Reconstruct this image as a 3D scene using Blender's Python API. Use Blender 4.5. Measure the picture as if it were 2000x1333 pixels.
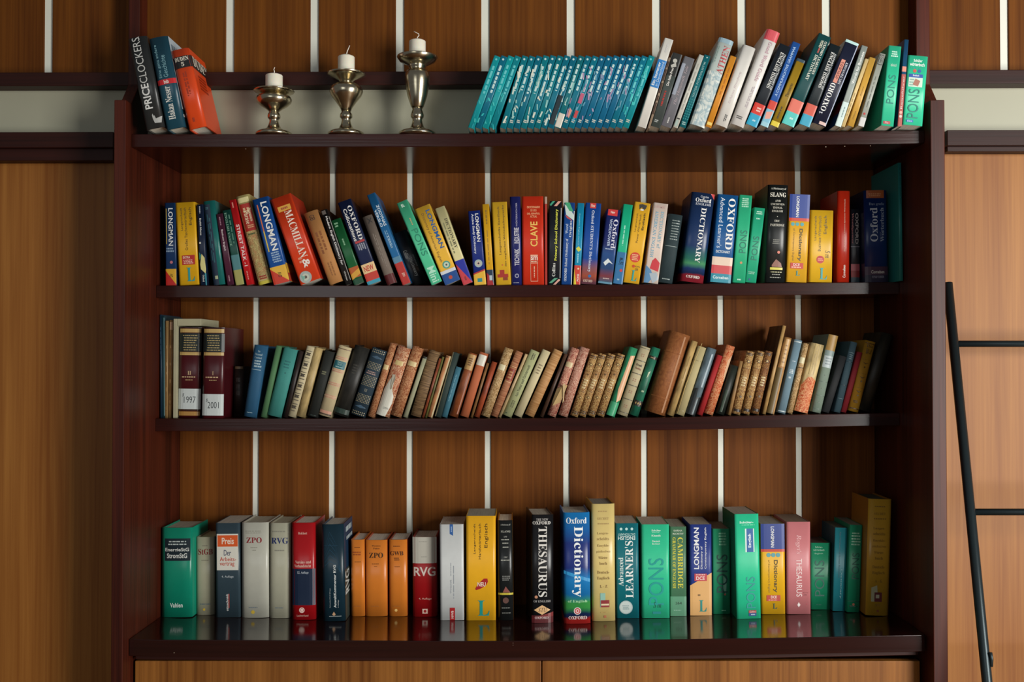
import bpy, math, random
from mathutils import Vector, Matrix
for o in list(bpy.data.objects): bpy.data.objects.remove(o)
SC = bpy.context.scene
COL = SC.collection
# ------------------------------------------------------------------ camera, world, light, exposure
EYE = 1.45                      # camera height above the floor
FL = 2000.0                     # focal length in pixels of a 2000 px wide frame
PX, PY = 1020.0, 666.5          # principal point
TILT = math.radians(0.86)
cam_data = bpy.data.cameras.new('camera'); cam_data.sensor_width = 36; cam_data.lens = 36.0*FL/2000.0
cam_data.shift_x = -(PX-1000.0)/2000.0
cam_data.clip_start = 0.02
cam = bpy.data.objects.new('camera', cam_data); COL.objects.link(cam)
cam.location = (0, 0, EYE); cam.rotation_euler = (math.pi/2+TILT, 0, 0)
SC.camera = cam
w = bpy.data.worlds.new('room_light'); SC.world = w; w.use_nodes = True
bg = w.node_tree.nodes['Background']; bg.inputs[0].default_value = (0.95, 0.97, 1.0, 1); bg.inputs[1].default_value = 0.11
def area(name, loc, target, sx, sy, power, col):
    l = bpy.data.lights.new(name, 'AREA'); l.shape = 'RECTANGLE'; l.size = sx; l.size_y = sy; l.energy = power; l.color = col
    o = bpy.data.objects.new(name, l); COL.objects.link(o); o.location = loc
    o.rotation_euler = (Vector(target)-Vector(loc)).to_track_quat('-Z', 'Y').to_euler()
    return o
area('window_daylight', (2.15, -0.25, 1.38), (0.1, 2.1, 1.45), 1.0, 1.9, 98, (1.0, 0.985, 0.94))
area('fill_light', (-1.2, -2.2, 1.9), (0, 2.1, 1.4), 1.4, 1.5, 11, (0.95, 0.99, 1.0))  # weak fill lamp added behind the camera to lift the left side
SC.view_settings.view_transform = 'Standard'; SC.view_settings.look = 'None'
SC.view_settings.gamma = 1.0; SC.view_settings.use_curve_mapping = False
SC.view_settings.exposure = 0.14

# ------------------------------------------------------------------ geometry helpers
def ray(px, py):
    rx, ry = (px-PX)/FL, -(py-PY)/FL
    return Vector((rx, math.cos(TILT)-ry*math.sin(TILT), math.sin(TILT)+ry*math.cos(TILT)))
def P(px, py, Y):
    r = ray(px, py); r *= Y/r.y; return Vector((r.x, r.y, r.z+EYE))
def on_height(px, py, z):
    r = ray(px, py); r *= (z-EYE)/r.z; return Vector((r.x, r.y, z))
def lerp_tab(tab, x):
    if x <= tab[0][0]: return tab[0][1]
    for (a, b), (c, d) in zip(tab, tab[1:]):
        if x <= c: return b+(d-b)*(x-a)/(c-a)
    return tab[-1][1]
def srgb(h):
    h = h.lstrip('#'); r = []
    for i in (0, 2, 4):
        c = int(h[i:i+2], 16)/255.0
        r.append(c/12.92 if c <= 0.04045 else ((c+0.055)/1.055)**2.4)
    return (r[0], r[1], r[2], 1)
_m = {}
def nodes(name):
    m = bpy.data.materials.new(name); m.use_nodes = True
    nt = m.node_tree; return m, nt, nt.nodes['Principled BSDF']
def mixrgb(nt, a, b, fac):
    n = nt.nodes.new('ShaderNodeMix'); n.data_type = 'RGBA'
    n.inputs['A'].default_value = a; n.inputs['B'].default_value = b
    nt.links.new(fac, n.inputs['Factor']); return n.outputs['Result']
def tex(nt, kind, scale, stretch=(1, 1, 1), detail=4, coord='Object'):
    tc = nt.nodes.new('ShaderNodeTexCoord'); mp = nt.nodes.new('ShaderNodeMapping'); mp.inputs['Scale'].default_value = stretch
    nt.links.new(tc.outputs[coord], mp.inputs['Vector'])
    t = nt.nodes.new('ShaderNodeTex'+kind); t.inputs['Scale'].default_value = scale
    if kind == 'Noise': t.inputs['Detail'].default_value = detail
    nt.links.new(mp.outputs[0], t.inputs['Vector']); return t
def ramp(nt, src, lo, hi):
    r = nt.nodes.new('ShaderNodeMapRange'); r.inputs['From Min'].default_value = lo; r.inputs['From Max'].default_value = hi
    nt.links.new(src, r.inputs['Value']); return r.outputs[0]
def bump(nt, bs, src, dist, strength=0.5):
    b = nt.nodes.new('ShaderNodeBump'); b.inputs['Distance'].default_value = dist; b.inputs['Strength'].default_value = strength
    nt.links.new(src, b.inputs['Height']); nt.links.new(b.outputs[0], bs.inputs['Normal'])
def shade(h, k):
    c = srgb(h); return (min(1, c[0]*k), min(1, c[1]*k), min(1, c[2]*k), 1)
def M_cover(h, kind='p'):
    k = ('cov', h, kind)
    if k in _m: return _m[k]
    m, nt, bs = nodes('cover_'+kind+'_'+h.strip('#'))
    if kind in 'ph':
        n = tex(nt, 'Noise', 60); nt.links.new(mixrgb(nt, shade(h, .93), shade(h, 1.06), n.outputs[0]), bs.inputs['Base Color'])
        bs.inputs['Roughness'].default_value = 0.36 if kind == 'p' else 0.3
        bs.inputs['Specular IOR Level'].default_value = 0.5
    elif kind == 'c':
        n = tex(nt, 'Noise', 900, (1, 1, 1), 2); n2 = tex(nt, 'Noise', 22)
        nt.links.new(mixrgb(nt, shade(h, .78), shade(h, 1.18), n2.outputs[0]), bs.inputs['Base Color'])
        bs.inputs['Roughness'].default_value = 0.75; bump(nt, bs, n.outputs[0], 0.0006)
    else:
        n = tex(nt, 'Noise', 70, (1, 1, .35), 6)
        f = ramp(nt, n.outputs[0], .32, .68)
        nt.links.new(mixrgb(nt, shade(h, .5), shade(h, 1.35), f), bs.inputs['Base Color'])
        bs.inputs['Roughness'].default_value = 0.5; bump(nt, bs, n.outputs[0], 0.0012)
    _m[k] = m; return m
def M_print(h, rough=0.4, metal=0.0):
    k = ('pr', h, rough, metal)
    if k in _m: return _m[k]
    m, nt, bs = nodes('print_'+h.strip('#')); bs.inputs['Base Color'].default_value = srgb(h)
    bs.inputs['Roughness'].default_value = rough; bs.inputs['Metallic'].default_value = metal
    _m[k] = m; return m
def M_marble(a, b, c, scale=70, lo=.42, hi=.58):
    k = ('marb', a, b, c, scale)
    if k in _m: return _m[k]
    m, nt, bs = nodes('mottled_paper')
    n = tex(nt, 'Noise', scale, (1, 1, 1), 5); n.inputs['Distortion'].default_value = 2.5
    n2 = tex(nt, 'Noise', scale*.35, (1, 1, .7), 3)
    f = ramp(nt, n.outputs[0], lo, hi); f2 = ramp(nt, n2.outputs[0], .45, .62)
    x = mixrgb(nt, srgb(a), srgb(b), f)
    mm = nt.nodes.new('ShaderNodeMix'); mm.data_type = 'RGBA'; mm.inputs['B'].default_value = srgb(c)
    mu = nt.nodes.new('ShaderNodeMath'); mu.operation = 'MULTIPLY'; mu.inputs[1].default_value = .55
    nt.links.new(f2, mu.inputs[0]); nt.links.new(mu.outputs[0], mm.inputs['Factor']); nt.links.new(x, mm.inputs['A'])
    nt.links.new(mm.outputs['Result'], bs.inputs['Base Color'])
    bs.inputs['Roughness'].default_value = .7; bump(nt, bs, n.outputs[0], .0004)
    _m[k] = m; return m
def M_grad(stops):
    """printed spine whose design runs through colours from head to foot"""
    m, nt, bs = nodes('printed_gradient')
    tc = nt.nodes.new('ShaderNodeTexCoord'); sp = nt.nodes.new('ShaderNodeSeparateXYZ'); nt.links.new(tc.outputs['Generated'], sp.inputs[0])
    inv = nt.nodes.new('ShaderNodeMath'); inv.operation = 'SUBTRACT'; inv.inputs[0].default_value = 1; nt.links.new(sp.outputs[2], inv.inputs[1])
    n = tex(nt, 'Noise', 30, (1, 1, 1), 2); ad = nt.nodes.new('ShaderNodeMath'); ad.operation = 'MULTIPLY_ADD'; ad.inputs[1].default_value = .06
    nt.links.new(n.outputs[0], ad.inputs[0]); nt.links.new(inv.outputs[0], ad.inputs[2])
    cr = nt.nodes.new('ShaderNodeValToRGB'); el = cr.color_ramp.elements
    while len(el) < len(stops): el.new(.5)
    for e_, (q, h) in zip(el, stops): e_.position = min(1, q+.03)
    for e_, (q, h) in zip(el, stops): e_.color = srgb(h)
    nt.links.new(ad.outputs[0], cr.inputs[0]); nt.links.new(cr.outputs[0], bs.inputs['Base Color'])
    bs.inputs['Roughness'].default_value = .3; return m
def M_ribbed(a, b, scale=420):
    k = ('rib', a, b, scale)
    if k in _m: return _m[k]
    m, nt, bs = nodes('ribbed_cloth')
    n = tex(nt, 'Noise', scale, (.06, .06, 1), 3); f = ramp(nt, n.outputs[0], .35, .65)
    nt.links.new(mixrgb(nt, srgb(a), srgb(b), f), bs.inputs['Base Color'])
    bs.inputs['Roughness'].default_value = .7; bump(nt, bs, n.outputs[0], .0006)
    _m[k] = m; return m
def M_pages(h):
    k = ('pg', h)
    if k in _m: return _m[k]
    m, nt, bs = nodes('paper_edges')
    n = tex(nt, 'Noise', 700, (1, .02, .02), 3); f = ramp(nt, n.outputs[0], .3, .7)
    nt.links.new(mixrgb(nt, shade(h, .95), shade(h, 1.35), f), bs.inputs['Base Color'])
    bs.inputs['Roughness'].default_value = .85; bump(nt, bs, n.outputs[0], .0004)
    _m[k] = m; return m
def M_wood(name, dark, light, rough=.4, coat=0.0, scale=1.0, vertical=True, spec=.5, grain=.0003):
    m, nt, bs = nodes(name)
    st = (1, 1, .03) if vertical else (.03, 1, 1)
    oi = nt.nodes.new('ShaderNodeObjectInfo')
    def loc_tex(sc, stretch, det, dist):
        tc = nt.nodes.new('ShaderNodeTexCoord'); add = nt.nodes.new('ShaderNodeVectorMath'); add.operation = 'ADD'
        mul = nt.nodes.new('ShaderNodeMath'); mul.operation = 'MULTIPLY'; mul.inputs[1].default_value = 37.0
        nt.links.new(oi.outputs['Random'], mul.inputs[0])
        nt.links.new(tc.outputs['Object'], add.inputs[0]); nt.links.new(mul.outputs[0], add.inputs[1])
        mp = nt.nodes.new('ShaderNodeMapping'); mp.inputs['Scale'].default_value = stretch; nt.links.new(add.outputs[0], mp.inputs['Vector'])
        t = nt.nodes.new('ShaderNodeTexNoise'); t.inputs['Scale'].default_value = sc; t.inputs['Detail'].default_value = det; t.inputs['Distortion'].default_value = dist
        nt.links.new(mp.outputs[0], t.inputs['Vector']); return t.outputs[0]
    a = loc_tex(26*scale, st, 5, .6); b = loc_tex(190*scale, (st[0], st[1], .018) if vertical else (.018, 1, 1), 3, .1)
    fa = ramp(nt, a, .3, .72); fb = ramp(nt, b, .3, .7)
    mu = nt.nodes.new('ShaderNodeMath'); mu.operation = 'MULTIPLY_ADD'; mu.inputs[1].default_value = .62
    m2 = nt.nodes.new('ShaderNodeMath'); m2.operation = 'MULTIPLY'; m2.inputs[1].default_value = .38
    nt.links.new(fb, m2.inputs[0]); nt.links.new(fa, mu.inputs[0]); nt.links.new(m2.outputs[0], mu.inputs[2])
    nt.links.new(mixrgb(nt, srgb(dark), srgb(light), mu.outputs[0]), bs.inputs['Base Color'])
    bs.inputs['Roughness'].default_value = rough; bs.inputs['Coat Weight'].default_value = coat; bs.inputs['Coat Roughness'].default_value = .12
    bs.inputs['Specular IOR Level'].default_value = spec
    bump(nt, bs, b, grain, .4)
    return m
def mesh_obj(name, vs, fs, mats, parent=None, mi=None, smooth=False, origin=None):
    """vs are world (or parent-local) points; origin moves the object's own origin there."""
    me = bpy.data.meshes.new(name)
    if origin is not None:
        og = Vector(origin); vs = [Vector(v)-og for v in vs]
    me.from_pydata([tuple(v) for v in vs], [], fs)
    for m in (mats if isinstance(mats, list) else [mats]): me.materials.append(m)
    if mi: me.polygons.foreach_set('material_index', mi)
    if smooth: me.polygons.foreach_set('use_smooth', [True]*len(me.polygons))
    me.update()
    o = bpy.data.objects.new(name, me); COL.objects.link(o)
    if origin is not None: o.location = origin
    if parent is not None: o.parent = parent
    return o
def box_data(x0, x1, y0, y1, z0, z1):
    v = [(x0, y0, z0), (x1, y0, z0), (x1, y1, z0), (x0, y1, z0), (x0, y0, z1), (x1, y0, z1), (x1, y1, z1), (x0, y1, z1)]
    return v, [(0, 3, 2, 1), (4, 5, 6, 7), (0, 1, 5, 4), (1, 2, 6, 5), (2, 3, 7, 6), (3, 0, 4, 7)]
def box(name, x0, x1, y0, y1, z0, z1, m, parent=None, bev=0.0015):
    v, f = box_data(x0, x1, y0, y1, z0, z1)
    c = ((x0+x1)/2, (y0+y1)/2, (z0+z1)/2)
    o = mesh_obj(name, v, f, m, parent, origin=c)
    if bev:
        b = o.modifiers.new('edge', 'BEVEL'); b.width = bev; b.segments = 2; b.limit_method = 'ANGLE'
    return o
def tag(o, label=None, cat=None, group=None, kind=None):
    if label: o['label'] = label
    if cat: o['category'] = cat
    if group: o['group'] = group
    if kind: o['kind'] = kind
    return o
def empty(name, loc=(0, 0, 0)):
    o = bpy.data.objects.new(name, None); COL.objects.link(o); o.location = loc; o.empty_display_size = .02; return o
def lathe(name, prof, m, parent, seg=48, z0=0.0):
    vs, fs = [], []
    for r, z in prof:
        for i in range(seg):
            a = 2*math.pi*i/seg; vs.append((r*math.cos(a), r*math.sin(a), z+z0))
    n = len(prof)
    for j in range(n-1):
        for i in range(seg):
            a, b = j*seg+i, j*seg+(i+1) % seg; fs.append((a, b, b+seg, a+seg))
    if prof[0][0] > 1e-5: fs.append(tuple(range(seg-1, -1, -1)))
    if prof[-1][0] > 1e-5: fs.append(tuple((n-1)*seg+i for i in range(seg)))
    return mesh_obj(name, vs, fs, m, parent, smooth=True)
def tube(name, pts, r, m, parent, seg=12, taper=1.0):
    vs, fs = [], []; pts = [Vector(p) for p in pts]
    for k, p in enumerate(pts):
        t = (pts[min(k+1, len(pts)-1)]-pts[max(k-1, 0)]).normalized()
        u = t.orthogonal().normalized() if abs(t.y) > .9 else t.cross(Vector((0, 1, 0))).normalized(); v = t.cross(u)
        rr = r*(1+(taper-1)*k/(len(pts)-1))
        for i in range(seg):
            a = 2*math.pi*i/seg; vs.append(p+u*(rr*math.cos(a))+v*(rr*math.sin(a)))
    for k in range(len(pts)-1):
        for i in range(seg):
            a, b = k*seg+i, k*seg+(i+1) % seg; fs.append((a, b, b+seg, a+seg))
    fs.append(tuple(range(seg-1, -1, -1))); fs.append(tuple((len(pts)-1)*seg+i for i in range(seg)))
    return mesh_obj(name, vs, fs, m, parent, smooth=True)

# ------------------------------------------------------------------ wood, paint, metal
W_UPPER = M_wood('upper_wall_veneer', '4a2409', '7c4816', .6, spec=.12)
W_NICHE = M_wood('niche_veneer', '4d270b', '824b1a', .6, spec=.12)
W_LOWER = M_wood('lower_wall_veneer', '80491a', 'a87033', .45, 0, spec=.25)
W_DOOR = M_wood('cabinet_door_veneer', '63360f', 'a0672c', .5, 0, spec=.25)
W_DARK = M_wood('mahogany_upright', '260b06', '5a2414', .42, .0, spec=.25)
W_SHELF = M_wood('mahogany_shelf', '1f0905', '36120c', .2, .1, vertical=False, spec=.35)
W_DESK = M_wood('polished_mahogany', '1a0806', '2c100c', .13, .4, vertical=False, spec=.6)
W_TRIM = M_wood('dark_trim_wood', '200b06', '3a160f', .5, 0, vertical=False, spec=.25)
def paint(name, h, rough, coat=0):
    m, nt, bs = nodes(name); n = tex(nt, 'Noise', 8)
    nt.links.new(mixrgb(nt, shade(h, .95), shade(h, 1.04), n.outputs[0]), bs.inputs['Base Color'])
    bs.inputs['Roughness'].default_value = rough; bs.inputs['Coat Weight'].default_value = coat; return m
M_STRIP = paint('pale_strip_paint', 'e3e4d6', .5)
M_BAND = paint('glossy_white_paint', 'a8a690', .45)

# ------------------------------------------------------------------ setting
YF, YW, YB = 2.0, 2.114, 2.326           # upright fronts, upper wall face, niche back
XL0, XL1 = -0.800, -0.777                # left upright
XR0, XR1 = 0.800, 0.828                  # right upright
def zpx(py, Y, px=1020): return P(px, py, Y).z
def sloped_box(name, px0, px1, y0, y1, top, bot, m, parent=None, n=1):
    """A long board whose top and bottom edges follow pixel heights given at its two ends on plane y0."""
    vs, fs = [], []
    for i in range(n+1):
        t = i/n; px = px0+(px1-px0)*t
        zt = P(px, top[0]+(top[1]-top[0])*t, y0); zb = P(px, bot[0]+(bot[1]-bot[0])*t, y0)
        vs += [(zt.x, y0, zt.z), (zt.x, y1, zt.z), (zt.x, y1, zb.z), (zt.x, y0, zb.z)]
    for i in range(n):
        a = 4*i; b = a+4
        fs += [(a, a+1, b+1, b), (a+1, a+2, b+2, b+1), (a+2, a+3, b+3, b+2), (a+3, a, b, b+3)]
    fs += [(0, 3, 2, 1), (4*n, 4*n+1, 4*n+2, 4*n+3)]
    c = sum((Vector(v) for v in vs), Vector())/len(vs)
    o = mesh_obj(name, vs, fs, m, parent, origin=c)
    b = o.modifiers.new('edge', 'BEVEL'); b.width = .0015; b.segments = 2; b.limit_method = 'ANGLE'
    return o
wall = tag(empty('wall_back', (0, YW, 0)), kind='structure')
wall['label'] = 'wood veneer wall with pale vertical strips'
def wpart(o): o.parent = wall; o.matrix_parent_inverse = Matrix.Translation((0, -YW, 0)); return o
def xw(px, Y=YW, py=60): return P(px, py, Y).x
ztop = EYE+1.15
zlo = zpx(150, YW)
strips = [(-73,), (94, 1), (271,), (449,), (614,), (781,), (948,), (1115,), (1282,), (1449,), (1614,), (1790,), (1962,), (2135,)]
cx = [xw(s[0]) for s in strips]
HS = .0085
edges = [-1.6]+cx+[1.6]
for i in range(len(edges)-1):
    a = edges[i]+(HS if i else 0); b = edges[i+1]-(HS if i < len(edges)-2 else 0)
    wpart(box('wood_panel', a, b, YW, YW+.012, zlo, ztop, W_UPPER))
for c in cx: wpart(box('pale_strip', c-HS, c+HS, YW+.004, YW+.012, zlo, ztop, M_STRIP, bev=0))
# white band, and the lower wall left and right of the bookcase
wpart(box('white_band', -1.6, 1.6, YW+.004, YW+.016, zpx(262, YW)-.03, zlo, M_BAND, bev=0))
def lower(x0, x1, zt):
    wpart(box('lower_wood_panel', x0, x1, YW+.016, YW+.03, 0.0, zt, W_LOWER))
lower(-1.6, XL0-.003, zpx(296, YW)); lower(XR1+.003, 1.6, zpx(283, YW))
t1 = tag(sloped_box('trim_1', -560, 2560, 2.08, YW+.012, (143, 134.5), (169.5, 161.5), W_TRIM), kind='structure'); t1['label'] = 'dark horizontal rail above the white band'
t2 = tag(sloped_box('trim_2', -560, 221.5, 2.085, YW+.03, (259.5, 257.5), (290, 288), W_TRIM), kind='structure')
t3 = tag(sloped_box('trim_3', 1850, 2560, 2.085, YW+.03, (254, 254), (284, 283), W_TRIM), kind='structure')
t4 = tag(sloped_box('trim_4', -560, 221.5, 2.10, YW+.03, (288, 287), (315, 314), W_TRIM), kind='structure')
t5 = tag(sloped_box('trim_5', 1850, 2560, 2.10, YW+.03, (281, 281), (296, 296), W_TRIM), kind='structure')
t2['label'] = 'dark ledge rail left of the bookcase'; t3['label'] = 'dark ledge rail right of the bookcase'
t4['label'] = 'lower step of the ledge rail left of the bookcase'; t5['label'] = 'lower step of the ledge rail right of the bookcase'
fl = tag(box('floor', -4, 4, -3.5, YB+.1, -.02, 0, M_wood('parquet_floor', '5a3a20', '8a6238', .4, vertical=False), bev=0), kind='structure')

# ------------------------------------------------------------------ bookcase
bc = empty('bookcase', (0, YF, 0))
tag(bc, 'wide dark mahogany built-in bookcase with four shelves of books against panelled wall', 'bookcase')
def bpart(o): o.parent = bc; o.matrix_parent_inverse = Matrix.Translation((0, -YF, 0)); return o
def upright(x0, x1, px):
    zt = zpx(195, YF, px); zp = zpx(166, 2.07, px)
    prof = [(YF, 0), (YB+.012, 0), (YB+.012, zt-.01), (YW-.0005, zt-.01), (YW-.0005, ztop), (2.07, ztop), (2.07, zp), (2.03, zt), (YF, zt)]
    n = len(prof)
    vs = [(x0, y, z) for y, z in prof]+[(x1, y, z) for y, z in prof]
    fs = [tuple(range(n)), tuple(range(2*n-1, n-1, -1))]+[(i, i+n, (i+1) % n+n, (i+1) % n) for i in range(n)]
    o = mesh_obj('side_panel', vs, fs, W_DARK, origin=((x0+x1)/2, 2.1, 1.2))
    b = o.modifiers.new('edge', 'BEVEL'); b.width = .0015; b.segments = 2; b.limit_method = 'ANGLE'
    return bpart(o)
upright(XL0, XL1, 235); upright(XR0, XR1, 1835)
# back boards of the niche
nz0, nz1 = zpx(1240, YB), zpx(262, 2.03)-.002
ns = [500, 649, 800.5, 953, 1106, 1258, 1408, 1560]
nx = [P(p, 650, YB).x for p in ns]; HN = .0068
e = [XL1]+nx+[XR0]
for i in range(len(e)-1):
    a = e[i]+(HN if i else 0); b = e[i+1]-(HN if i < len(e)-2 else 0)
    bpart(box('back_board', a, b, YB, YB+.012, nz0, nz1, W_NICHE))
for c in nx: bpart(box('pale_strip', c-HN, c+HN, YB+.004, YB+.012, nz0, nz1, M_STRIP, bev=0))
S1 = [(250, 262), (700, 261.4), (1000, 260.2), (1400, 258.2), (1700, 256), (1808, 254)]
S2 = [(308, 558), (950, 557.6), (1190, 556), (1640, 552), (1760, 551)]
S3 = [(308, 818), (700, 818), (1000, 818), (1300, 816), (1500, 811.5), (1750, 807)]
S4 = [(258, 1249.5), (300, 1250.5), (900, 1253), (1150, 1252), (1500, 1247), (1812, 1241)]
def shelf_tab(S, Y): return [(P(px, py, Y).x, P(px, py, Y).z) for px, py in S]
Z1, Z2, Z3, Z4 = shelf_tab(S1, 2.03), shelf_tab(S2, 2.171), shelf_tab(S3, 2.171), shelf_tab(S4, 2.03)
def shelf(name, tab, x0, x1, y0, y1, th, m, front=0.0):
    xs = sorted({x0, x1, *[x for x, z in tab if x0 < x < x1]})
    vs, fs = [], []
    for x in xs:
        z = lerp_tab(tab, x)
        vs += [(x, y0, z), (x, y1, z), (x, y1, z-th), (x, y0, z-th)]
    for i in range(len(xs)-1):
        a = 4*i; b = a+4
        fs += [(a, b, b+1, a+1), (a+1, b+1, b+2, a+2), (a+2, b+2, b+3, a+3), (a+3, b+3, b, a)]
    k = 4*(len(xs)-1); fs += [(0, 1, 2, 3), (k+3, k+2, k+1, k)]
    o = mesh_obj(name, vs, fs, m, origin=((x0+x1)/2, (y0+y1)/2, tab[0][1]))
    b = o.modifiers.new('edge', 'BEVEL'); b.width = .0012; b.segments = 2; b.limit_method = 'ANGLE'; b.angle_limit = .6
    return bpart(o)
shelf('shelf', Z1, XL1, XR0, 2.03, YB, .0265, W_SHELF)
shelf('shelf', Z2, XL1, XR0, 2.171, YB, .026, W_SHELF)
shelf('shelf', Z3, XL1, XR0, 2.171, YB, .027, W_SHELF)
shelf('desk_top', Z4, XL1+.001, XR0-.005, 2.03, YB, .033, W_DESK)
shelf('apron_rail', [(x, z-.033) for x, z in Z4], XL1+.008, XR0-.012, 2.045, 2.07, .011, W_TRIM)
zd = zpx(1292, 2.05)
xs = P(1058, 1310, 2.05).x
bpart(box('cabinet_door', P(263, 1310, 2.05).x, xs-.001, 2.05, 2.068, .08, zd, W_DOOR, bev=.002))
bpart(box('cabinet_door', xs+.001, P(1797, 1310, 2.05).x, 2.05, 2.068, .08, zd, W_DOOR, bev=.002))
bpart(box('cabinet_body', XL1, XR0, 2.07, YB, 0.0, lerp_tab(Z4, 0)-.05, W_TRIM, bev=0))
bpart(box('plinth', XL1, XR0, 2.055, 2.07, 0.0, .078, W_TRIM, bev=0))
# a few pale chips knocked out of the board edges
CH = paint('bare_wood_chip', 'b9a58c', .8)
cv, cf = [], []
for px, py, Y, s in ((480, 291, 2.0285, 3), (1613, 287, 2.0285, 4), (1700, 285, 2.0285, 3), (1650, 286, 2.0285, 3), (340, 1276, 2.0285, 4), (1002, 1257, 2.0285, 2.2), (1002, 1261, 2.0285, 2)):
    c = P(px, py, Y); k = len(cv); s *= .6/2000
    cv += [c+Vector((-s, 0, 0)), c+Vector((0, 0, -s*.8)), c+Vector((s, 0, .1*s)), c+Vector((.2*s, 0, s*.8)), c+Vector((0, .002, 0))]
    cf += [(k, k+1, k+2, k+3), (k, k+4, k+1), (k+1, k+4, k+2), (k+2, k+4, k+3), (k+3, k+4, k)]
ch = bpart(mesh_obj('edge_chips', cv, cf, CH)); ch['label'] = 'pale chips in the board edges'

# ------------------------------------------------------------------ ladder
MB = bpy.data.materials.new('painted_steel'); MB.use_nodes = True
_b = MB.node_tree.nodes['Principled BSDF']; _b.inputs['Base Color'].default_value = srgb('2e383b'); _b.inputs['Metallic'].default_value = .55; _b.inputs['Roughness'].default_value = .33
top = P(1851, 553, 2.092); bot = P(1928, 1333, 1.93); dr = bot-top
foot = top+dr*((0.008-top.z)/dr.z)
lad = tag(empty('ladder', (foot.x, foot.y, 0)), 'black steel ladder leaning against the light wood wall right of bookcase', 'ladder')
def lpart(o): o.parent = lad; o.matrix_parent_inverse = Matrix.Translation((-foot.x, -foot.y, 0)); return o
R2 = Vector((.40, 0, 0))
lpart(tube('side_rail', [foot, top], .0095, MB, None, 20)); lpart(tube('side_rail', [foot+R2, top+R2], .0095, MB, None, 20))
u = dr.normalized(); r1 = top+dr*((672-553)/780*.965)
z_r1 = P(1880, 672, 2.07).z; z_r2 = P(1910, 1000, 2.0).z; st = z_r1-z_r2
z = z_r1
while z > .15:
    p = top+dr*((z-top.z)/dr.z)
    lpart(tube('rung', [p+Vector((.004, 0, 0)), p+R2], .0066, MB, None, 16))
    z -= st
pk = P(1934.5, 1288, 1.93)
lpart(tube('latch', [pk+Vector((.0, 0, .012)), pk+Vector((.002, 0, 0)), pk+Vector((.001, 0, -.014))], .0035, MB, None, 10))
for q in (foot, foot+R2): lpart(tube('rubber_foot', [q-Vector((0, 0, .0075)), q+Vector((0, 0, .02))], .013, MB, None, 16))
# ------------------------------------------------------------------ candlesticks and candles
MS, nt, bs = nodes('brushed_pewter'); bs.inputs['Metallic'].default_value = 1.0
n = tex(nt, 'Noise', 300, (.1, .1, 1), 3); nt.links.new(mixrgb(nt, srgb('b3a88e'), srgb('cfc5ab'), n.outputs[0]), bs.inputs['Base Color'])
bs.inputs['Roughness'].default_value = .23
MW, nt, bs = nodes('candle_wax'); bs.inputs['Base Color'].default_value = srgb('efe9d6'); bs.inputs['Roughness'].default_value = .45
bs.inputs['Subsurface Weight'].default_value = .3; bs.inputs['Subsurface Scale'].default_value = .01
MWK = M_print('e8dfd0', .8)
YC = 2.05
def stick(cx, by, prof_px, dish_px, body_px, ctop, cbot, cr, wick, label, clabel):
    """prof in px: (radius, y) from the foot upward."""
    s = YC/2000.0
    x0 = P(cx, by, YC).x; zs = max(lerp_tab(Z1, x0-.037), lerp_tab(Z1, x0+.037))+.0003
    r = empty('candlestick', (x0, YC, zs)); tag(r, label, 'candlestick', 'pewter candlesticks on the top shelf')
    f = lambda L: [(max(a*s, 0.0), (by-y)*s) for a, y in L]
    lathe('foot', f(prof_px), MS, r, 64); lathe('bowl', f(body_px), MS, r, 64); lathe('drip_pan', f(dish_px), MS, r, 64)
    zc = (by-cbot)*s; h = (cbot-ctop)*s; R = cr*s
    c = empty('candle', (x0, YC, zs+zc)); tag(c, clabel, 'candle', 'white candles on the top shelf')
    lathe('wax', [(R*.98, -.001), (R, .001), (R, h*.855), (R*.95, h*.885), (R*.6, h*.945), (R*.22, h*.99), (.0, h)], MW, c, 40)
    tube('wick', [(wx*s, 0, h-.001+wz*s) for wx, wz in wick], .0011, MWK, c, 8, .7)
stick(535, 264.8,
  [(35, 264.8), (35.5, 263), (35, 260), (31, 257), (20, 254), (14, 250), (10.5, 243), (8.5, 236), (9, 233), (12, 230), (12.5, 226), (11.5, 222), (9.5, 219), (10, 216)],
  [(14, 186), (20, 184), (30, 181.5), (38, 178.5), (39.5, 176.5), (38, 175.5), (28, 178), (17, 180), (16, 180)],
  [(10, 217), (16, 212), (26, 206), (33, 199), (34.5, 193), (32, 188), (25, 184.5), (17, 183.5), (14, 182), (14, 180), (15, 179)],
  141, 180, 16.5, [(0, 0), (.5, 4), (-.8, 8), (1.2, 12)], 'shortest candlestick, squat round bowl, leftmost of the three beside the orange book', 'white candle in the shortest candlestick')
stick(676, 264.8,
  [(35, 264.8), (35.5, 263), (35, 260), (31, 257), (19, 254), (14, 250), (10, 242), (8.5, 235), (9, 232), (12, 229), (12.3, 226), (11.5, 222), (9, 219), (9, 216)],
  [(10, 163), (12, 159), (16, 155), (26, 150), (35, 146.5), (38.5, 143.5), (37.5, 142.5), (30, 145), (18, 148), (14, 149)],
  [(9, 217), (12, 210), (21, 197), (29, 187), (32.8, 178), (31, 170.5), (25, 165), (15, 162), (10, 160), (10, 158)],
  104, 149, 16.2, [(0, 0), (2, 7), (4.5, 13), (6.5, 18)], 'middle candlestick with a bulging pear shaped body and flared dish', 'white candle in the middle candlestick')
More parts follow.
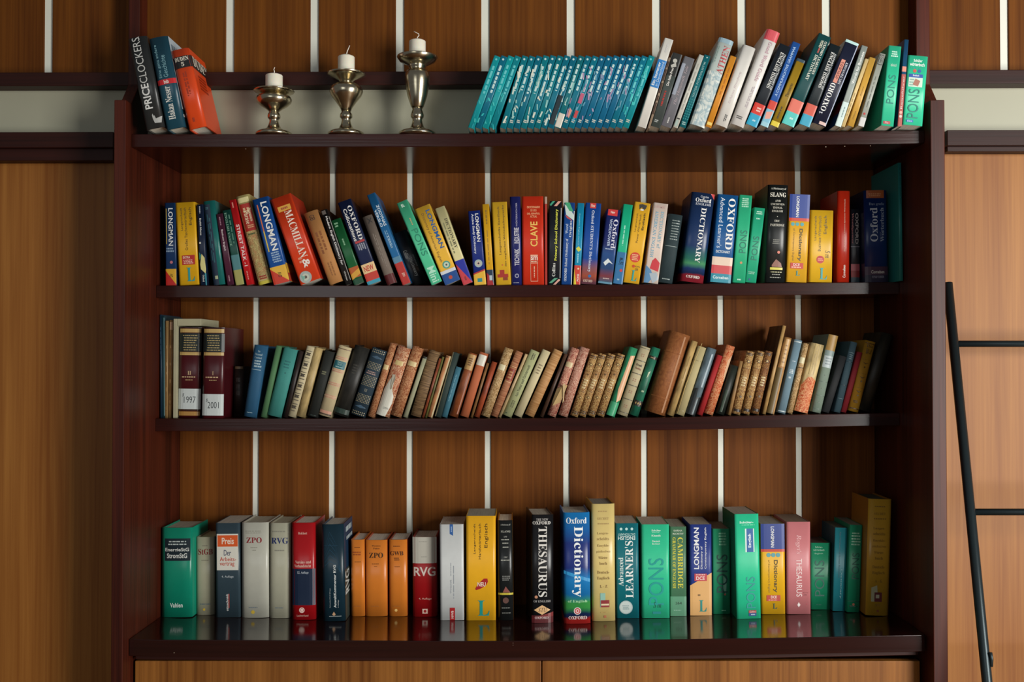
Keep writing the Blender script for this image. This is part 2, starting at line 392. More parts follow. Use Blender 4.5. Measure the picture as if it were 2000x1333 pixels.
stick(815, 264.8,
  [(36, 264.8), (36.5, 263), (36, 260), (32, 257), (19, 253.5), (13.5, 249), (10.5, 241), (9.5, 235), (10, 232), (12.5, 229), (13, 225), (11.5, 220), (9.5, 214), (10, 210)],
  [(14, 129), (17, 127), (24, 124), (35, 118.5), (39.8, 111), (39.3, 109.5), (36, 108.5), (34, 110), (24, 114), (17, 117)],
  [(10, 211.5), (12.5, 208), (19, 188), (23.5, 165), (24.8, 152), (24, 143), (20, 138), (15, 135.5), (14.5, 134), (16.5, 131), (17.2, 126), (17.5, 117)],
  74, 117, 16.2, [(0, 0), (-.5, 3), (3, 7), (2.5, 10), (-2, 12.5), (-7, 15)], 'tallest candlestick, slender vase body, nearest the teal paperbacks', 'white candle in the tallest candlestick')

# ------------------------------------------------------------------ lettering
def ser(t):
    o = ''
    for c in t:
        if 'A' <= c <= 'Z': o += chr(0x1D400+ord(c)-65)
        elif 'a' <= c <= 'z': o += chr(0x1D41A+ord(c)-97)
        elif '0' <= c <= '9': o += chr(0x1D7CE+ord(c)-48)
        elif c == 'ö': o += '\u0308'+chr(0x1D41A+14)
        else: o += c
    return o
def ita(t):
    return ''.join('\u210e' if c == 'h' else chr(0x1D434+ord(c)-65) if 'A' <= c <= 'Z' else chr(0x1D44E+ord(c)-97) if 'a' <= c <= 'z' else c for c in t)
FONT = {'s': (0, None), 'b': (.02, None), 'l': (-.012, None), 'S': (0, ser), 'I': (0, ita)}
_t = {}
TMP = bpy.data.scenes.new('lettering_bench')
def glyphs(text, font):
    k = (text, font)
    if k in _t: return _t[k]
    off, fn = FONT[font]
    c = bpy.data.curves.new('lettering', 'FONT'); c.body = fn(text) if fn else text
    c.offset = off; c.resolution_u = 2 if len(text) > 14 else 3; c.fill_mode = 'FRONT'
    o = bpy.data.objects.new('lettering', c); TMP.collection.objects.link(o); TMP.view_layers[0].update()
    dg = TMP.view_layers[0].depsgraph; oe = o.evaluated_get(dg); me = oe.to_mesh()
    vs = [(v.co.x, v.co.y) for v in me.vertices]; fs = [tuple(p.vertices) for p in me.polygons]
    oe.to_mesh_clear(); bpy.data.objects.remove(o); bpy.data.curves.remove(c)
    if vs:
        x0 = min(v[0] for v in vs); x1 = max(v[0] for v in vs); y0 = min(v[1] for v in vs); y1 = max(v[1] for v in vs)
        vs = [((x-x0)/max(x1-x0, 1e-6), (y-y0)/max(y1-y0, 1e-6)) for x, y in vs]
    _t[k] = (vs, fs); return _t[k]

# print items: tuples read by the book builder
def T(s, u0, v0, u1, v1, col, rot='d', font='s', side='S'): return ('T', s, u0, v0, u1, v1, col, rot, font, side)
def F(u0, v0, u1, v1, col, side='S'): return ('F', u0, v0, u1, v1, col, side)
def G(pts, col, side='S'): return ('G', pts, col, side)
def N(u0, v0, u1, v1, n, col, rot='h', side='S', fill=.6): return ('N', u0, v0, u1, v1, n, col, rot, side, fill)
def D(u, v, r, col, side='S'): return ('D', u, v, r, col, side)
def X(u0, v0, u1, v1, nx, nz, col): return ('X', u0, v0, u1, v1, nx, nz, col)
def K(u0, v0, u1, v1, col): return ('K', u0, v0, u1, v1, col)       # sticker: a part of its own
PW, PC, PO = 'e2dccb', 'cfc09a', 'a98a5c'     # white, cream and aged paper
BOOKS = []
ROWZ = {1: Z1, 2: Z2, 3: Z3, 4: Z4}
ROWY = {1: 1.996, 2: 2.178, 3: 2.19}
ROWD = {1: .112, 2: .128, 3: .118, 4: .112}
QUEUE = []
ROWNAME = {1: 'books on the top shelf', 2: 'books on the second shelf', 3: 'old books on the third shelf', 4: 'books on the bottom shelf'}
def book(row, bl, tl, ty, W, col, kind, label, prints=(), **kw):
    yb = kw.get('yb')
    if row == 4:
        z = lerp_tab(ROWZ[4], P(bl, yb, 2.2).x); Y = on_height(bl, yb, z).y
    else: Y = ROWY[row]+kw.get('dy', 0)
    s = Y/FL
    q = dict(row=row, Y=Y, W=W*s*.985, x0=P(bl, {1: 256, 2: 555, 3: 815, 4: yb or 1205}[row], Y).x+W*s*.0075, tip=P(tl, ty, Y), col=col, kind=kind, label=label, prints=prints, kw=kw, seed=int(bl*13+row*7))
    q['tip'].x += W*s*.0075
    QUEUE.append(q)
def place(q):
    Wm, x0, tip, zt = q['W'], q['x0'], q['tip'], ROWZ[q['row']]; a = 0.0
    for _ in range(5):
        sa = abs(math.sin(a)); px, ox = (x0+Wm, x0) if a > 0 else (x0, x0+Wm)
        zs = max(lerp_tab(zt, px), lerp_tab(zt, ox)-Wm*sa)+.0003
        zc = zs+(Wm*math.sin(a) if a > 0 else 0)
        a = math.atan2(tip.x-x0, tip.z-zc)
    H = math.hypot(tip.x-x0, tip.z-zc)
    ex = Vector((math.cos(a), 0, -math.sin(a))); ez = Vector((math.sin(a), 0, math.cos(a)))
    p0 = Vector((x0, q['Y'], zc))
    q.update(a=a, H=H, zc=zc, quad=[p0, p0+ex*Wm, p0+ex*Wm+ez*H, p0+ez*H], ex=ex)
def span_at(quad, z):
    xs_ = []
    for a_, b_ in zip(quad, quad[1:]+quad[:1]):
        if (a_.z-z)*(b_.z-z) <= 0 and abs(a_.z-b_.z) > 1e-9: xs_.append(a_.x+(b_.x-a_.x)*(z-a_.z)/(b_.z-a_.z))
    return (min(xs_), max(xs_)) if xs_ else None
def settle():
    """Trim measured widths by a hair where two neighbouring books would cut into each other."""
    for row in (1, 2, 3, 4):
        L = [q for q in QUEUE if q['row'] == row]
        for q in L: place(q)
        L.sort(key=lambda q: q['quad'][0].x+q['quad'][1].x)
        for it in range(8):
            for A, B in zip(L, L[1:]):
                z0 = max(min(p.z for p in A['quad']), min(p.z for p in B['quad'])); z1 = min(max(p.z for p in A['quad']), max(p.z for p in B['quad'])); pen = 0
                for k in range(25):
                    z = z0+(z1-z0)*(k+.5)/25; a_, b_ = span_at(A['quad'], z), span_at(B['quad'], z)
                    if a_ and b_: pen = max(pen, a_[1]-b_[0]+.0002)
                if pen > 0.00001:
                    f = .5
                    sa_ = min(pen*f, A['W']*.12); sb_ = min(pen-sa_, B['W']*.12)
                    A['W'] -= sa_; B['W'] -= sb_; B['x0'] += sb_; B['tip'].x += sb_
                    place(A); place(B)
def build_all():
    settle()
    for q in QUEUE: build_book(q, **q['kw'])
def build_book(q, d=None, yb=None, dy=0.0, yaw=0.0, mat=None, pg=None, bands=None, group=None, name='book', boards=None, after=None, rr=None):
    row, Y, Wm, H, a, col, kind, label, prints = q['row'], q['Y'], q['W'], q['H'], q['a'], q['col'], q['kind'], q['label'], q['prints']
    rnd = random.Random(q['seed'])
    org = q['quad'][0]+q['ex']*(Wm/2)
    d = d or ROWD[row]
    if row == 4: d = min(d, YB-Y-.004)
    elif row > 1: d = min(d, YB-Y-.004)
    else: d = min(d, YW-Y-.003)
    root = empty(name, org); root.rotation_euler = (0, a, math.radians(yaw)) if not yaw else (Matrix.Rotation(math.radians(yaw), 3, 'Z') @ Matrix.Rotation(a, 3, 'Y')).to_euler()
    tag(root, label, 'book', group or ROWNAME[row])
    hard = kind in 'hco'
    t = .0005 if not hard else min(.0025, Wm*.16)
    r, p = {'p': (.0007, 8), 'h': (min(.0045, Wm*.14), 4), 'c': (min(.005, Wm*.2), 2.6), 'o': (min(.006, Wm*.24), 2.3)}[kind]
    if rr: r, p = rr, 2.1
    prof = lambda x: r*abs(max(-1, min(1, 2*x/Wm)))**p
    mc = mat or M_cover(col, kind)
    # cover: spine and two boards as one folded shell
    n = 10; xs = [-Wm/2+Wm*i/n for i in range(n+1)]
    outer = [(-Wm/2, d)]+[(x, prof(x)) for x in xs]+[(Wm/2, d)]
    wi = Wm/2-t; inner = [(-wi, d)]+[(max(-wi, min(wi, x)), prof(x)+t+(.0006 if hard else 0)) for x in xs]+[(wi, d)]
    k = len(outer); vs, fs, sm = [], [], []
    wob = 0.0
    for z in (0, H):
        vs += [(x, y, z) for x, y in outer]; vs += [(x, y, z) for x, y in inner]
    o2 = 2*k
    for i in range(k-1):
        fs.append((i, i+1, o2+i+1, o2+i)); sm.append(0 < i < k-2)
        fs.append((k+i+1, k+i, o2+k+i, o2+k+i+1)); sm.append(False)
        fs.append((i, k+i, k+i+1, i+1)); sm.append(False)
        fs.append((o2+i, o2+i+1, o2+k+i+1, o2+k+i)); sm.append(False)
    for i in (0, k-1): fs.append((i, o2+i, o2+k+i, k+i)); sm.append(False)
    mats = [mc]; mi = None
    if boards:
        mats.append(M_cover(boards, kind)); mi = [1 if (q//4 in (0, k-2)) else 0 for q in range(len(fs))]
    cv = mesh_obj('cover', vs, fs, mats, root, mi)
    cv.data.polygons.foreach_set('use_smooth', sm)
    # page block
    g = .0032 if hard else .0008; gz = min(g, H*.05)
    xs2 = [-wi*.985+2*wi*.985*i/8 for i in range(9)]
    fr = [(x, prof(x)+t+.0012) for x in xs2]; ra = .003 if hard else 0
    bk = [(x, d-g-ra*(1-(x/wi)**2)) for x in xs2]
    vs, fs = [], []
    for z in (gz, H-gz):
        for (x, y), (X2, Y2) in zip(fr, bk):
            sag = 0
            vs += [(x, y, z), (X2, Y2, z)]
    m2 = 18
    for i in range(8):
        a0 = 2*i
        fs += [(a0, a0+1, a0+3, a0+2), (m2+a0, m2+a0+2, m2+a0+3, m2+a0+1), (a0, a0+2, m2+a0+2, m2+a0), (a0+1, m2+a0+1, m2+a0+3, a0+3)]
    fs += [(0, m2, m2+1, 1), (16, 17, m2+17, m2+16)]
    mesh_obj('pages', vs, fs, M_pages(pg or (PO if kind == 'o' else PC if kind == 'c' else PW)), root)
    # flat print, laid just proud of the cover
    def put(u, v, side, e):
        if side == 'S': x = (u-.5)*Wm; return (x, prof(x)-e, H*(1-v))
        sx = 1 if side == 'R' else -1
        return (sx*(Wm/2+e), prof(Wm/2)+(d-prof(Wm/2))*u, H*(1-v))
    parts = []                                   # (name, verts, faces, material index, materials)
    many = sum(it[0] in 'FGDXN' for it in prints) > 14
    class Bag:
        def __init__(s): s.v, s.f, s.m, s.mats = [], [], [], []
    ornament = Bag()
    def midx(L, c, r_=.4):
        m_ = M_print(c, r_) if isinstance(c, str) else c
        if m_ not in L: L.append(m_)
        return L.index(m_)
    lay = .00012
    for it in prints:
        lay += .00006
        bag = ornament if many and it[0] in 'FGDXN' else Bag()
        if bag is not ornament and it[0] != 'K': parts.append(({'F': 'colour_band', 'G': 'colour_patch', 'D': 'round_mark', 'X': 'lattice_print', 'N': 'small_print', 'T': 'title'}[it[0]], bag))
        pv, pf, pm, pmats = bag.v, bag.f, bag.m, bag.mats; tv, tf, tm, tmats = pv, pf, pm, pmats
        if it[0] == 'F':
            _, u0, v0, u1, v1, c, sd = it; b0 = len(pv); q = 8 if sd == 'S' else 1
            for i in range(q+1):
                u_ = u0+(u1-u0)*i/q; pv += [put(u_, v0, sd, lay), put(u_, v1, sd, lay)]
            for i in range(q): pf.append((b0+2*i, b0+2*i+1, b0+2*i+3, b0+2*i+2)); pm.append(midx(pmats, c))
        elif it[0] == 'G':
            _, pts, c, sd = it; b0 = len(pv)
            # strips across u so the shape follows the spine
            us = sorted({u_ for u_, _v in pts} | ({i/8 for i in range(9) if min(q_[0] for q_ in pts) < i/8 < max(q_[0] for q_ in pts)} if sd == 'S' else set()))
            def span(u_):
                hit = []
                for (a_, b_), (c_, d_) in zip(pts, pts[1:]+pts[:1]):
                    if abs(a_-c_) < 1e-9:
                        if abs(u_-a_) < 1e-9: hit += [b_, d_]
                    elif min(a_, c_)-1e-9 <= u_ <= max(a_, c_)+1e-9: hit.append(b_+(d_-b_)*(u_-a_)/(c_-a_))
                return min(hit), max(hit)
            for u_ in us:
                lo, hi = span(u_); pv += [put(u_, lo, sd, lay), put(u_, hi, sd, lay)]
            for i in range(len(us)-1): pf.append((b0+2*i, b0+2*i+1, b0+2*i+3, b0+2*i+2)); pm.append(midx(pmats, c))
        elif it[0] == 'D':
            _, u, v, rr, c, sd = it; b0 = len(pv); q = 20; wdt = Wm if sd == 'S' else d
            for i in range(q):
                an = 2*math.pi*i/q; pv.append(put(u+rr*math.cos(an), v+rr*math.sin(an)*wdt/H, sd, lay))
            pf.append(tuple(range(b0, b0+q))); pm.append(midx(pmats, c))
        elif it[0] == 'X':
            _, u0, v0, u1, v1, nx_, nz_, c = it
            for i in range(nx_):
                for j in range(nz_):
                    cu = u0+(u1-u0)*(i+.5)/nx_; cvv = v0+(v1-v0)*(j+.5)/nz_; hu = (u1-u0)/nx_*.33; hv = (v1-v0)/nz_*.33; b0 = len(pv)
                    pv += [put(cu-hu, cvv, 'S', lay), put(cu, cvv+hv, 'S', lay), put(cu+hu, cvv, 'S', lay), put(cu, cvv-hv, 'S', lay)]
                    pf.append((b0, b0+1, b0+2, b0+3)); pm.append(midx(pmats, c))
        elif it[0] == 'N':
            _, u0, v0, u1, v1, nl, c, rot, sd, fill = it
            for j in range(nl):
                pos = rnd.uniform(0, .08)
                end = 1-rnd.uniform(0, .2)
                while pos < end:
                    ln = rnd.uniform(.06, .22) if nl > 0 else .1; e2 = min(pos+ln, end)
                    q0, q1 = (j+.5-fill/2)/nl, (j+.5+fill/2)/nl
                    if rot == 'h': R_ = (u0+(u1-u0)*pos, v0+(v1-v0)*q0, u0+(u1-u0)*e2, v0+(v1-v0)*q1)
                    else: R_ = (u0+(u1-u0)*q0, v0+(v1-v0)*pos, u0+(u1-u0)*q1, v0+(v1-v0)*e2)
                    b0 = len(tv); tv += [put(R_[0], R_[1], sd, lay+.00004), put(R_[0], R_[3], sd, lay+.00004), put(R_[2], R_[3], sd, lay+.00004), put(R_[2], R_[1], sd, lay+.00004)]
                    tf.append((b0, b0+1, b0+2, b0+3)); tm.append(midx(tmats, c)); pos = e2+rnd.uniform(.025, .05)
        elif it[0] == 'T':
            _, s_, u0, v0, u1, v1, c, rot, fo, sd = it
            gv, gf = glyphs(s_, fo); b0 = len(tv)
            ee = lay+.00015
            for x, y in gv:
                if rot == 'd': u_, v_ = u0+y*(u1-u0), v0+x*(v1-v0)
                elif rot == 'u': u_, v_ = u1-y*(u1-u0), v1-x*(v1-v0)
                elif rot == 'f': u_, v_ = u1-x*(u1-u0), v0+y*(v1-v0)
                else: u_, v_ = u0+x*(u1-u0), v1-y*(v1-v0)
                tv.append(put(u_, v_, sd, ee))
            ix = midx(tmats, c)
            for f_ in gf: tf.append(tuple(b0+q for q in f_)); tm.append(ix)
        elif it[0] == 'K':
            _, u0, v0, u1, v1, c = it; kv, kf = [], []
            for i in range(9):
                u_ = u0+(u1-u0)*i/8; kv += [put(u_, v0, 'S', .0006), put(u_, v1, 'S', .0006), put(u_, v0, 'S', .0001), put(u_, v1, 'S', .0001)]
            for i in range(8):
                q = 4*i; kf += [(q, q+1, q+5, q+4), (q, q+4, q+6, q+2), (q+1, q+3, q+7, q+5)]
            kf += [(0, 2, 3, 1), (32, 33, 35, 34)]
            st_ = mesh_obj('sticker', kv, kf, M_print(c, .6), root); st_['label'] = 'pale paper sticker'
            lay = .0007
    for nm, bg_ in parts:
        if bg_.v:
            o_ = mesh_obj(nm, bg_.v, bg_.f, bg_.mats, root, bg_.m)
            if nm in ('small_print', 'lattice_print'): o_['kind'] = 'stuff'
    if ornament.v: mesh_obj('printed_ornament', ornament.v, ornament.f, ornament.mats, root, ornament.m)['kind'] = 'stuff'
    if bands:
        for vb in bands[0]:
            bv, bf = [], []; hz = bands[1]
            for i in range(9):
                x = -Wm/2*.98+Wm*.98*i/8
                for q in range(5):
                    an = math.pi*q/4; bv.append((x, prof(x)-.0012*math.sin(an)+.0003, H*(1-vb)+hz*math.cos(an)))
            for i in range(8):
                for q in range(4): a1 = i*5+q; bf.append((a1, a1+1, a1+6, a1+5))
            mesh_obj('raised_band', bv, bf, bands[2] if len(bands) > 2 else mc, root, smooth=True)
    if after: after(dict(W=Wm, H=H, d=d, prof=prof, root=root))
WH, BK = 'eeeae0', '15171a'
MINT, MINTD, PONSC = '2fc79a', '1f9f7c', '0f7d70'
# ================================================================== ROW 1, the top shelf
book(1, 284.5, 249, 76, 37, '2a2c2c', 'h', 'black hardcover with large pale capitals, leftmost book on the top shelf',
  [T('CLOCKERS', .20, .005, .62, .50, 'c9c9c4', 'u', 's'), T('PRICE', .20, .51, .62, .785, 'e4e3de', 'u', 'b'), T('.', .55, .0, .62, .01, 'c9c9c4', 'u'),
   G([(.5, .90), (.6, .86), (.66, .9), (.98, .88), (.9, .95), (.56, .945)], 'b9b9b4'), G([(.48, .86), (.52, .84), (.62, .9), (.5, .9)], 'b9b9b4')])
book(1, 325, 290, 76, 37, '1c4656', 'h', 'dark teal hardcover novel with a red band, beside the black one, top shelf left',
  [T('Eine ganz andere', .16, .08, .36, .44, '86b4bd', 'u', 's'), T('Geschichte', .42, .2, .66, .44, '86b4bd', 'u', 's'), F(0, .46, 1, .515, 'c8262a'), T('btb', .36, .468, .62, .508, 'f0e6dc', 'h', 'b'),
   T('Hakan Nesser', .26, .54, .62, .90, 'e8e6dc', 'u', 'S'), F(0, 0, 1, .8, 'b9c8d0', 'R'), N(.05, .05, .9, .7, 6, '6d8593', 'h', 'R'), G([(0, .86), (1, .8), (1, .83), (0, .89)], 'dfe3e0', 'R')])
book(1, 369, 333, 100, 35, 'd9481c', 'h', 'orange dictionary with black title band, leaning beside the teal novel',
  [F(0, .09, 1, .235, '1b1b1c'), T('DUDEN', .1, .10, .88, .15, 'ece4d2', 'h', 'S'), T('5', .42, .165, .58, .215, 'ece4d2', 'h', 'S'), N(.36, .27, .62, .62, 2, 'a03417', 'u'), N(.3, .86, .5, .93, 1, 'a03417', 'u'),
   F(0, .085, 1, .245, '1b1b1c', 'R'), T('DUDEN', .08, .09, .97, .215, 'ece4d2', 'h', 'S', 'R'), N(.2, .3, .75, .5, 5, 'a5300f', 'h', 'R')], d=.108)
# matching teal paperbacks
ORD = ['leftmost', 'second', 'third', 'fourth', 'fifth', 'sixth', 'seventh', 'eighth', 'ninth', 'tenth', 'eleventh', 'twelfth', 'thirteenth', 'fourteenth', 'fifteenth', 'sixteenth', 'seventeenth', 'eighteenth', 'nineteenth', 'twentieth', 'twenty-first', 'twenty-second', 'rightmost']
teals = ['159aa0', '0f6f88', '14a0a4', '128a94', '0f7c8a', '10788a', '0e6f86', '12808c', '10768a', '0f7a86', '0e7288', '0f6c84', '14707a', '0f7288', '107a90', '16688a', '0f6a8c', '116e90', '126a90', '10668a', '0e748c', '127a94', '129098']
rt = random.Random(4)
for i in range(23):
    bl = 913.8+13.75*i if i < 4 else 976+(i-4)*13.32
    tl = 965.6+13.4*i if i < 4 else 1020+(i-4)*13.75
    c = teals[i]; pr = []
    lt = '66c6c8' if i in (0, 2, 3, 21, 22) else 'c2dcd8'
    pr += [D(.5, .045, .17, lt), N(.3, .11, .72, .56, 1, lt, 'u', 'S', .8)]
    if i > 3: pr += [N(.2, .885, .8, .93, 2, 'd8d8c8', 'h')]
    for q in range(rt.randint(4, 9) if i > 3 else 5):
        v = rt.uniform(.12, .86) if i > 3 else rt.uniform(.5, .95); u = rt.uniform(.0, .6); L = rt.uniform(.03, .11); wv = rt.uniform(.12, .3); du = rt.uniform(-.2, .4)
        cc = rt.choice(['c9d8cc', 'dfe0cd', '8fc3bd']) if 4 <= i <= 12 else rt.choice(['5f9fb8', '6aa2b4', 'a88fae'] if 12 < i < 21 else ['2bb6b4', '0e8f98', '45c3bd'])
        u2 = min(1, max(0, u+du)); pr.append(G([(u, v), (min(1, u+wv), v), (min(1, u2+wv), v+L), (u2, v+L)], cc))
    if i == 14: pr += [F(.2, .52, .8, .66, 'c0607c'), F(.3, .76, .8, .86, 'c44a4c')]
    if i == 13: pr += [G([(.3, .72), (.8, .75), (.7, .86), (.4, .84)], 'd89a8e')]
    if i == 12: pr += [F(0, .8, 1, .99, 'd6cfc0')]
    if i == 11: pr += [F(0, .55, .8, .95, '26343a')]
    lab = {0: 'leftmost teal paperback of the matching row on the top shelf', 22: 'rightmost of the matching teal paperbacks, beside the white book with blue label', 3: 'fourth teal paperback of the matching row, just left of the small dark gap',
           14: 'fifteenth teal paperback of the matching row, with pink and red patches', 13: 'fourteenth teal paperback of the matching row, with a pale pink patch', 12: 'thirteenth teal paperback of the matching row, with a whitish foot', 11: 'twelfth teal paperback of the matching row, dark towards its foot'}.get(i, ORD[i]+' teal paperback from the left in the matching row, top shelf')
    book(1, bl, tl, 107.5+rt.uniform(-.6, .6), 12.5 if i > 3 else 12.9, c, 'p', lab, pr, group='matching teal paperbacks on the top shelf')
book(1, 1245, 1298.7, 73.3, 17.6, 'e6e2d8', 'p', 'tall white paperback with blue label, right beside the teal row', [F(0, .24, 1, .55, '2f7cc0'), T('Ein Sommer', .1, .27, .42, .53, 'e8ece8', 'u', 'b'), T('in Deutschland', .5, .26, .8, .53, 'c9dcec', 'u'), N(.4, .06, .7, .16, 1, 'c9c8c4', 'u')])
book(1, 1265, 1306, 112, 5, 'a08a74', 'p', 'very thin speckled brown booklet squeezed behind the tall white paperback', [N(.1, .05, .9, .97, 1, '4a342a', 'u', 'S', .9)])
book(1, 1270, 1313.6, 102, 20.5, '454c49', 'p', 'dark grey paperback with small portrait at its top and a red line of text', [F(0, 0, 1, .3, '232423'), D(.45, .1, .22, 'b9b7ae'), G([(.15, .17), (.6, .12), (.75, .17), (.3, .2)], 'b9b7ae'), T('Die Stille Frau', .3, .20, .55, .44, 'e8e4dc', 'u', 'b'), N(.25, .5, .6, .72, 1, 'a8352f', 'u', 'S', .5), N(.2, .9, .6, .94, 2, 'b9bdb8')])
book(1, 1291, 1337, 109, 21, '76757a', 'p', 'grey paperback with a bluish band and faint long title', [F(0, .1, .35, .55, '9aa0ac'), T('The Thirteenth Tale', .4, .12, .68, .68, 'b9a8ac', 'u', 'I'), F(0, .6, .2, 1, '5f5a62'), N(.4, .86, .6, .95, 1, 'c8c4c0', 'u')])  # paler bluish band along the left of the spine
book(1, 1314.5, 1366, 106, 9.6, 'cdcbbf', 'p', 'slim off-white paperback between the grey book and a slim teal one', [N(.3, .1, .7, .8, 1, 'a5a298', 'u'), F(.2, .87, .8, .885, '2b2b2b'), F(.15, .9, .7, .98, 'a3b5ac')])
book(1, 1327, 1376, 106, 12.5, '11666e', 'p', 'slim teal paperback with wavy pattern left of the thick painted travel book', [D(.55, .03, .12, 'a8ccc8'), T('VATER FORMALISTIK', .3, .09, .62, .58, '9fc4c0', 'u'), X(0, .6, 1, .9, 3, 9, '2f9090'), N(.2, .92, .8, .97, 2, '9fc4c0')])
book(1, 1348, 1405.4, 71.5, 30, 'b9c4be', 'h', 'thick pale paperback with large red capitals and a painted lower half, top shelf', [F(0, 0, 1, .05, '8fa9b4'), G([(0, .38), (1, .38), (1, 1), (0, 1)], M_marble('9fb4b8', 'dfe2d8', '6f8d98', 45)), T('ATHEN', .50, .075, .93, .385, 'b0343a', 'u', 'S'), N(.08, .09, .28, .3, 2, '9aaea6', 'u')])
book(1, 1377.5, 1427, 108, 12.2, 'd98e2c', 'p', 'slim orange paperback leaning on the painted travel book', [N(.35, .12, .65, .62, 1, 'b06a1c', 'u'), F(.1, .93, .9, .97, 'eac96a')])
book(1, 1396, 1452, 86, 26, 'e2ded6', 'h', 'plain white hardcover with faint title and tiny black mark at its foot', [T('Schloss Kronberg', .4, .32, .62, .72, 'c9b4b8', 'u', 'I'), N(.5, .85, .72, .95, 2, '3a3a3a', 'u')])
book(1, 1427.5, 1499, 55, 27, 'e4e0da', 'h', 'tall white hardcover with a red head and pale pink script title', [F(0, 0, 1, .105, 'd0525a'), T('Good Word Guide', .46, .12, .74, .53, 'b9909c', 'd', 'S'), N(.5, .57, .72, .84, 2, 'b9aeb0', 'd'), N(.2, .9, .7, .935, 2, '55504e')])
book(1, 1457, 1523.5, 84, 23.5, '1b2128', 'p', 'black idioms dictionary with red and cyan foot, left copy beside the red-topped hardcover', [T('OXFORD DICTIONARY OF', .72, .10, .9, .54, 'cfd2d0', 'd', 'b'), T('ENGLISH IDIOMS', .38, .09, .68, .53, 'e4e4de', 'd', 'S'), F(0, .73, 1, .86, 'd03a2c'), F(0, .86, 1, 1, '2a9ec0'), N(.35, .77, .75, .83, 2, 'f0d0c4'), N(.4, .92, .7, .95, 1, 'c4e6ee')])
book(1, 1484, 1547.7, 80.5, 17, '2456a0', 'p', 'blue grammar paperback with pale lettering, right of the first idioms dictionary', [T('A COMMUNICATIVE GRAMMAR', .3, .05, .62, .64, 'a8c4e4', 'u', 'b'), F(0, .70, 1, .80, 'cf4534'), F(0, .8, 1, .95, '7fb9cf'), G([(.1, .84), (.9, .81), (.8, .9), (.2, .92)], 'e0a090'), F(0, .95, 1, 1, '9ac8d4')])
book(1, 1504.5, 1557.6, 113, 16.5, '9a7a1c', 'p', 'short mustard paperback in the shade between blue and dark green books', [F(0, 0, 1, .04, '2a4350'), T('Thesaurus', .35, .36, .7, .56, '3a2c10', 'u', 'S'), N(.35, .7, .65, .9, 1, '4f3d12', 'u'), F(0, .93, 1, 1, 'dcc43a')])
book(1, 1527, 1600, 64, 25.5, '12494a', 'p', 'dark green learner dictionary with coral and turquoise foot, tallest of its neighbours', [T('OXFORD LEARNERS', .66, .06, .86, .42, 'dfe0d0', 'd', 'S'), T('DICTIONARY', .36, .22, .6, .5, 'dfe0d0', 'd', 'S'), T('WORD', .36, .06, .6, .14, 'd8d8c0', 'd', 'b'), N(.38, .14, .58, .21, 1, 'c05a50', 'd'), F(0, .725, 1, .86, 'de7462'), F(0, .86, 1, 1, '58c4bc'), N(.4, .91, .75, .94, 1, 'd8f0e8'),
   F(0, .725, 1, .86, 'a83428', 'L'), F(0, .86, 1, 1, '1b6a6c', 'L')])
book(1, 1561, 1622, 84, 21.5, '182226', 'p', 'black idioms dictionary with red and blue foot, right copy beside dark green book', [T('OXFORD DICTIONARY OF', .72, .10, .9, .54, 'cfd2d0', 'd', 'b'), T('ENGLISH IDIOMS', .38, .09, .68, .53, 'e4e4de', 'd', 'S'), F(0, .74, 1, .87, 'cf5a48'), F(0, .87, 1, 1, '3aa0bc')])
book(1, 1587, 1653, 76, 27, '1d2136', 'p', 'navy dictionary with big white title and salmon strip leaning right', [F(0, 0, 1, .03, 'b8dcd8'), F(.25, .225, .55, .50, 'd98d78'), N(.3, .24, .5, .49, 2, '7a3a34', 'u'), T('OXFORD', .16, .51, .55, .84, 'ecebe6', 'u', 'S'), T('DICTIONARY', .62, .24, .80, .50, 'cfd0d8', 'u', 'S'), T('1', .16, .85, .4, .88, 'cfd0d8', 'u', 'S'), F(.45, .955, 1, .99, 'd8b8b0'), F(.93, .02, 1, .97, '9ba4bc')])
book(1, 1631, 1683.6, 88, 12.6, '9aa39c', 'p', 'grey-white business word book with dark blue cover side', [T('Words for Business', .32, .07, .75, .47, 'eef0ea', 'u', 'b'), F(0, .70, 1, 1, 'cfe0dc'), N(.4, .75, .7, .9, 1, '8aa', 'u') if 0 else N(.4, .75, .7, .9, 1, '88a0a0', 'u'), F(0, 0, 1, 1, '181f38', 'L'), F(0, .68, 1, .84, '7c1f28', 'L'), F(0, .84, 1, 1, '1d4a74', 'L')])
book(1, 1643, 1690, 114, 8.6, 'e4c88c', 'p', 'thin cream paperback left of the ochre one near the right end', [N(.3, .5, .7, .9, 1, 'a88c5c', 'u')])
book(1, 1653.5, 1697, 111, 14.2, 'd0a044', 'p', 'ochre paperback with small dark title near the top shelf\'s right end', [T('Beyond', .4, .42, .64, .56, '5c4318', 'u', 'I'), T('Wilson', .4, .78, .64, .9, '7a5a20', 'u', 'I')])
book(1, 1676, 1718.8, 103, 11.6, 'a3a79c', 'p', 'grey slim paperback with a framed black label and a red dot', [F(.12, .02, .88, .155, '23241f'), F(.22, .03, .78, .145, '8e9188'), T('GEO', .34, .04, .66, .135, '23241f', 'u', 'b'), N(.4, .3, .62, .8, 1, '6f736a', 'u'), D(.45, .83, .2, 'b8322e'), F(0, .88, 1, 1, 'cfccc8')])
def PONS(v0, v1, u0=.22, u1=.8, c=PONSC, rot='u'): return T('PONS', u0, v0, u1, v1, c, rot, 's')
book(1, 1720.5, 1736, 88.6, 25, '34c497', 'p', 'tall mint green dictionary with thin outlined title, shaded left cover, top shelf right', [N(.25, .06, .8, .14, 3, 'c8eedc'), T('Italienisch', .3, .22, .75, .255, 'd8f4e4', 'h', 's'), PONS(.36, .72), F(.15, .94, .7, .975, 'b8404c'), T('Plus', .3, .945, .55, .97, 'f0d8d0', 'h')], boards='1d8a68')
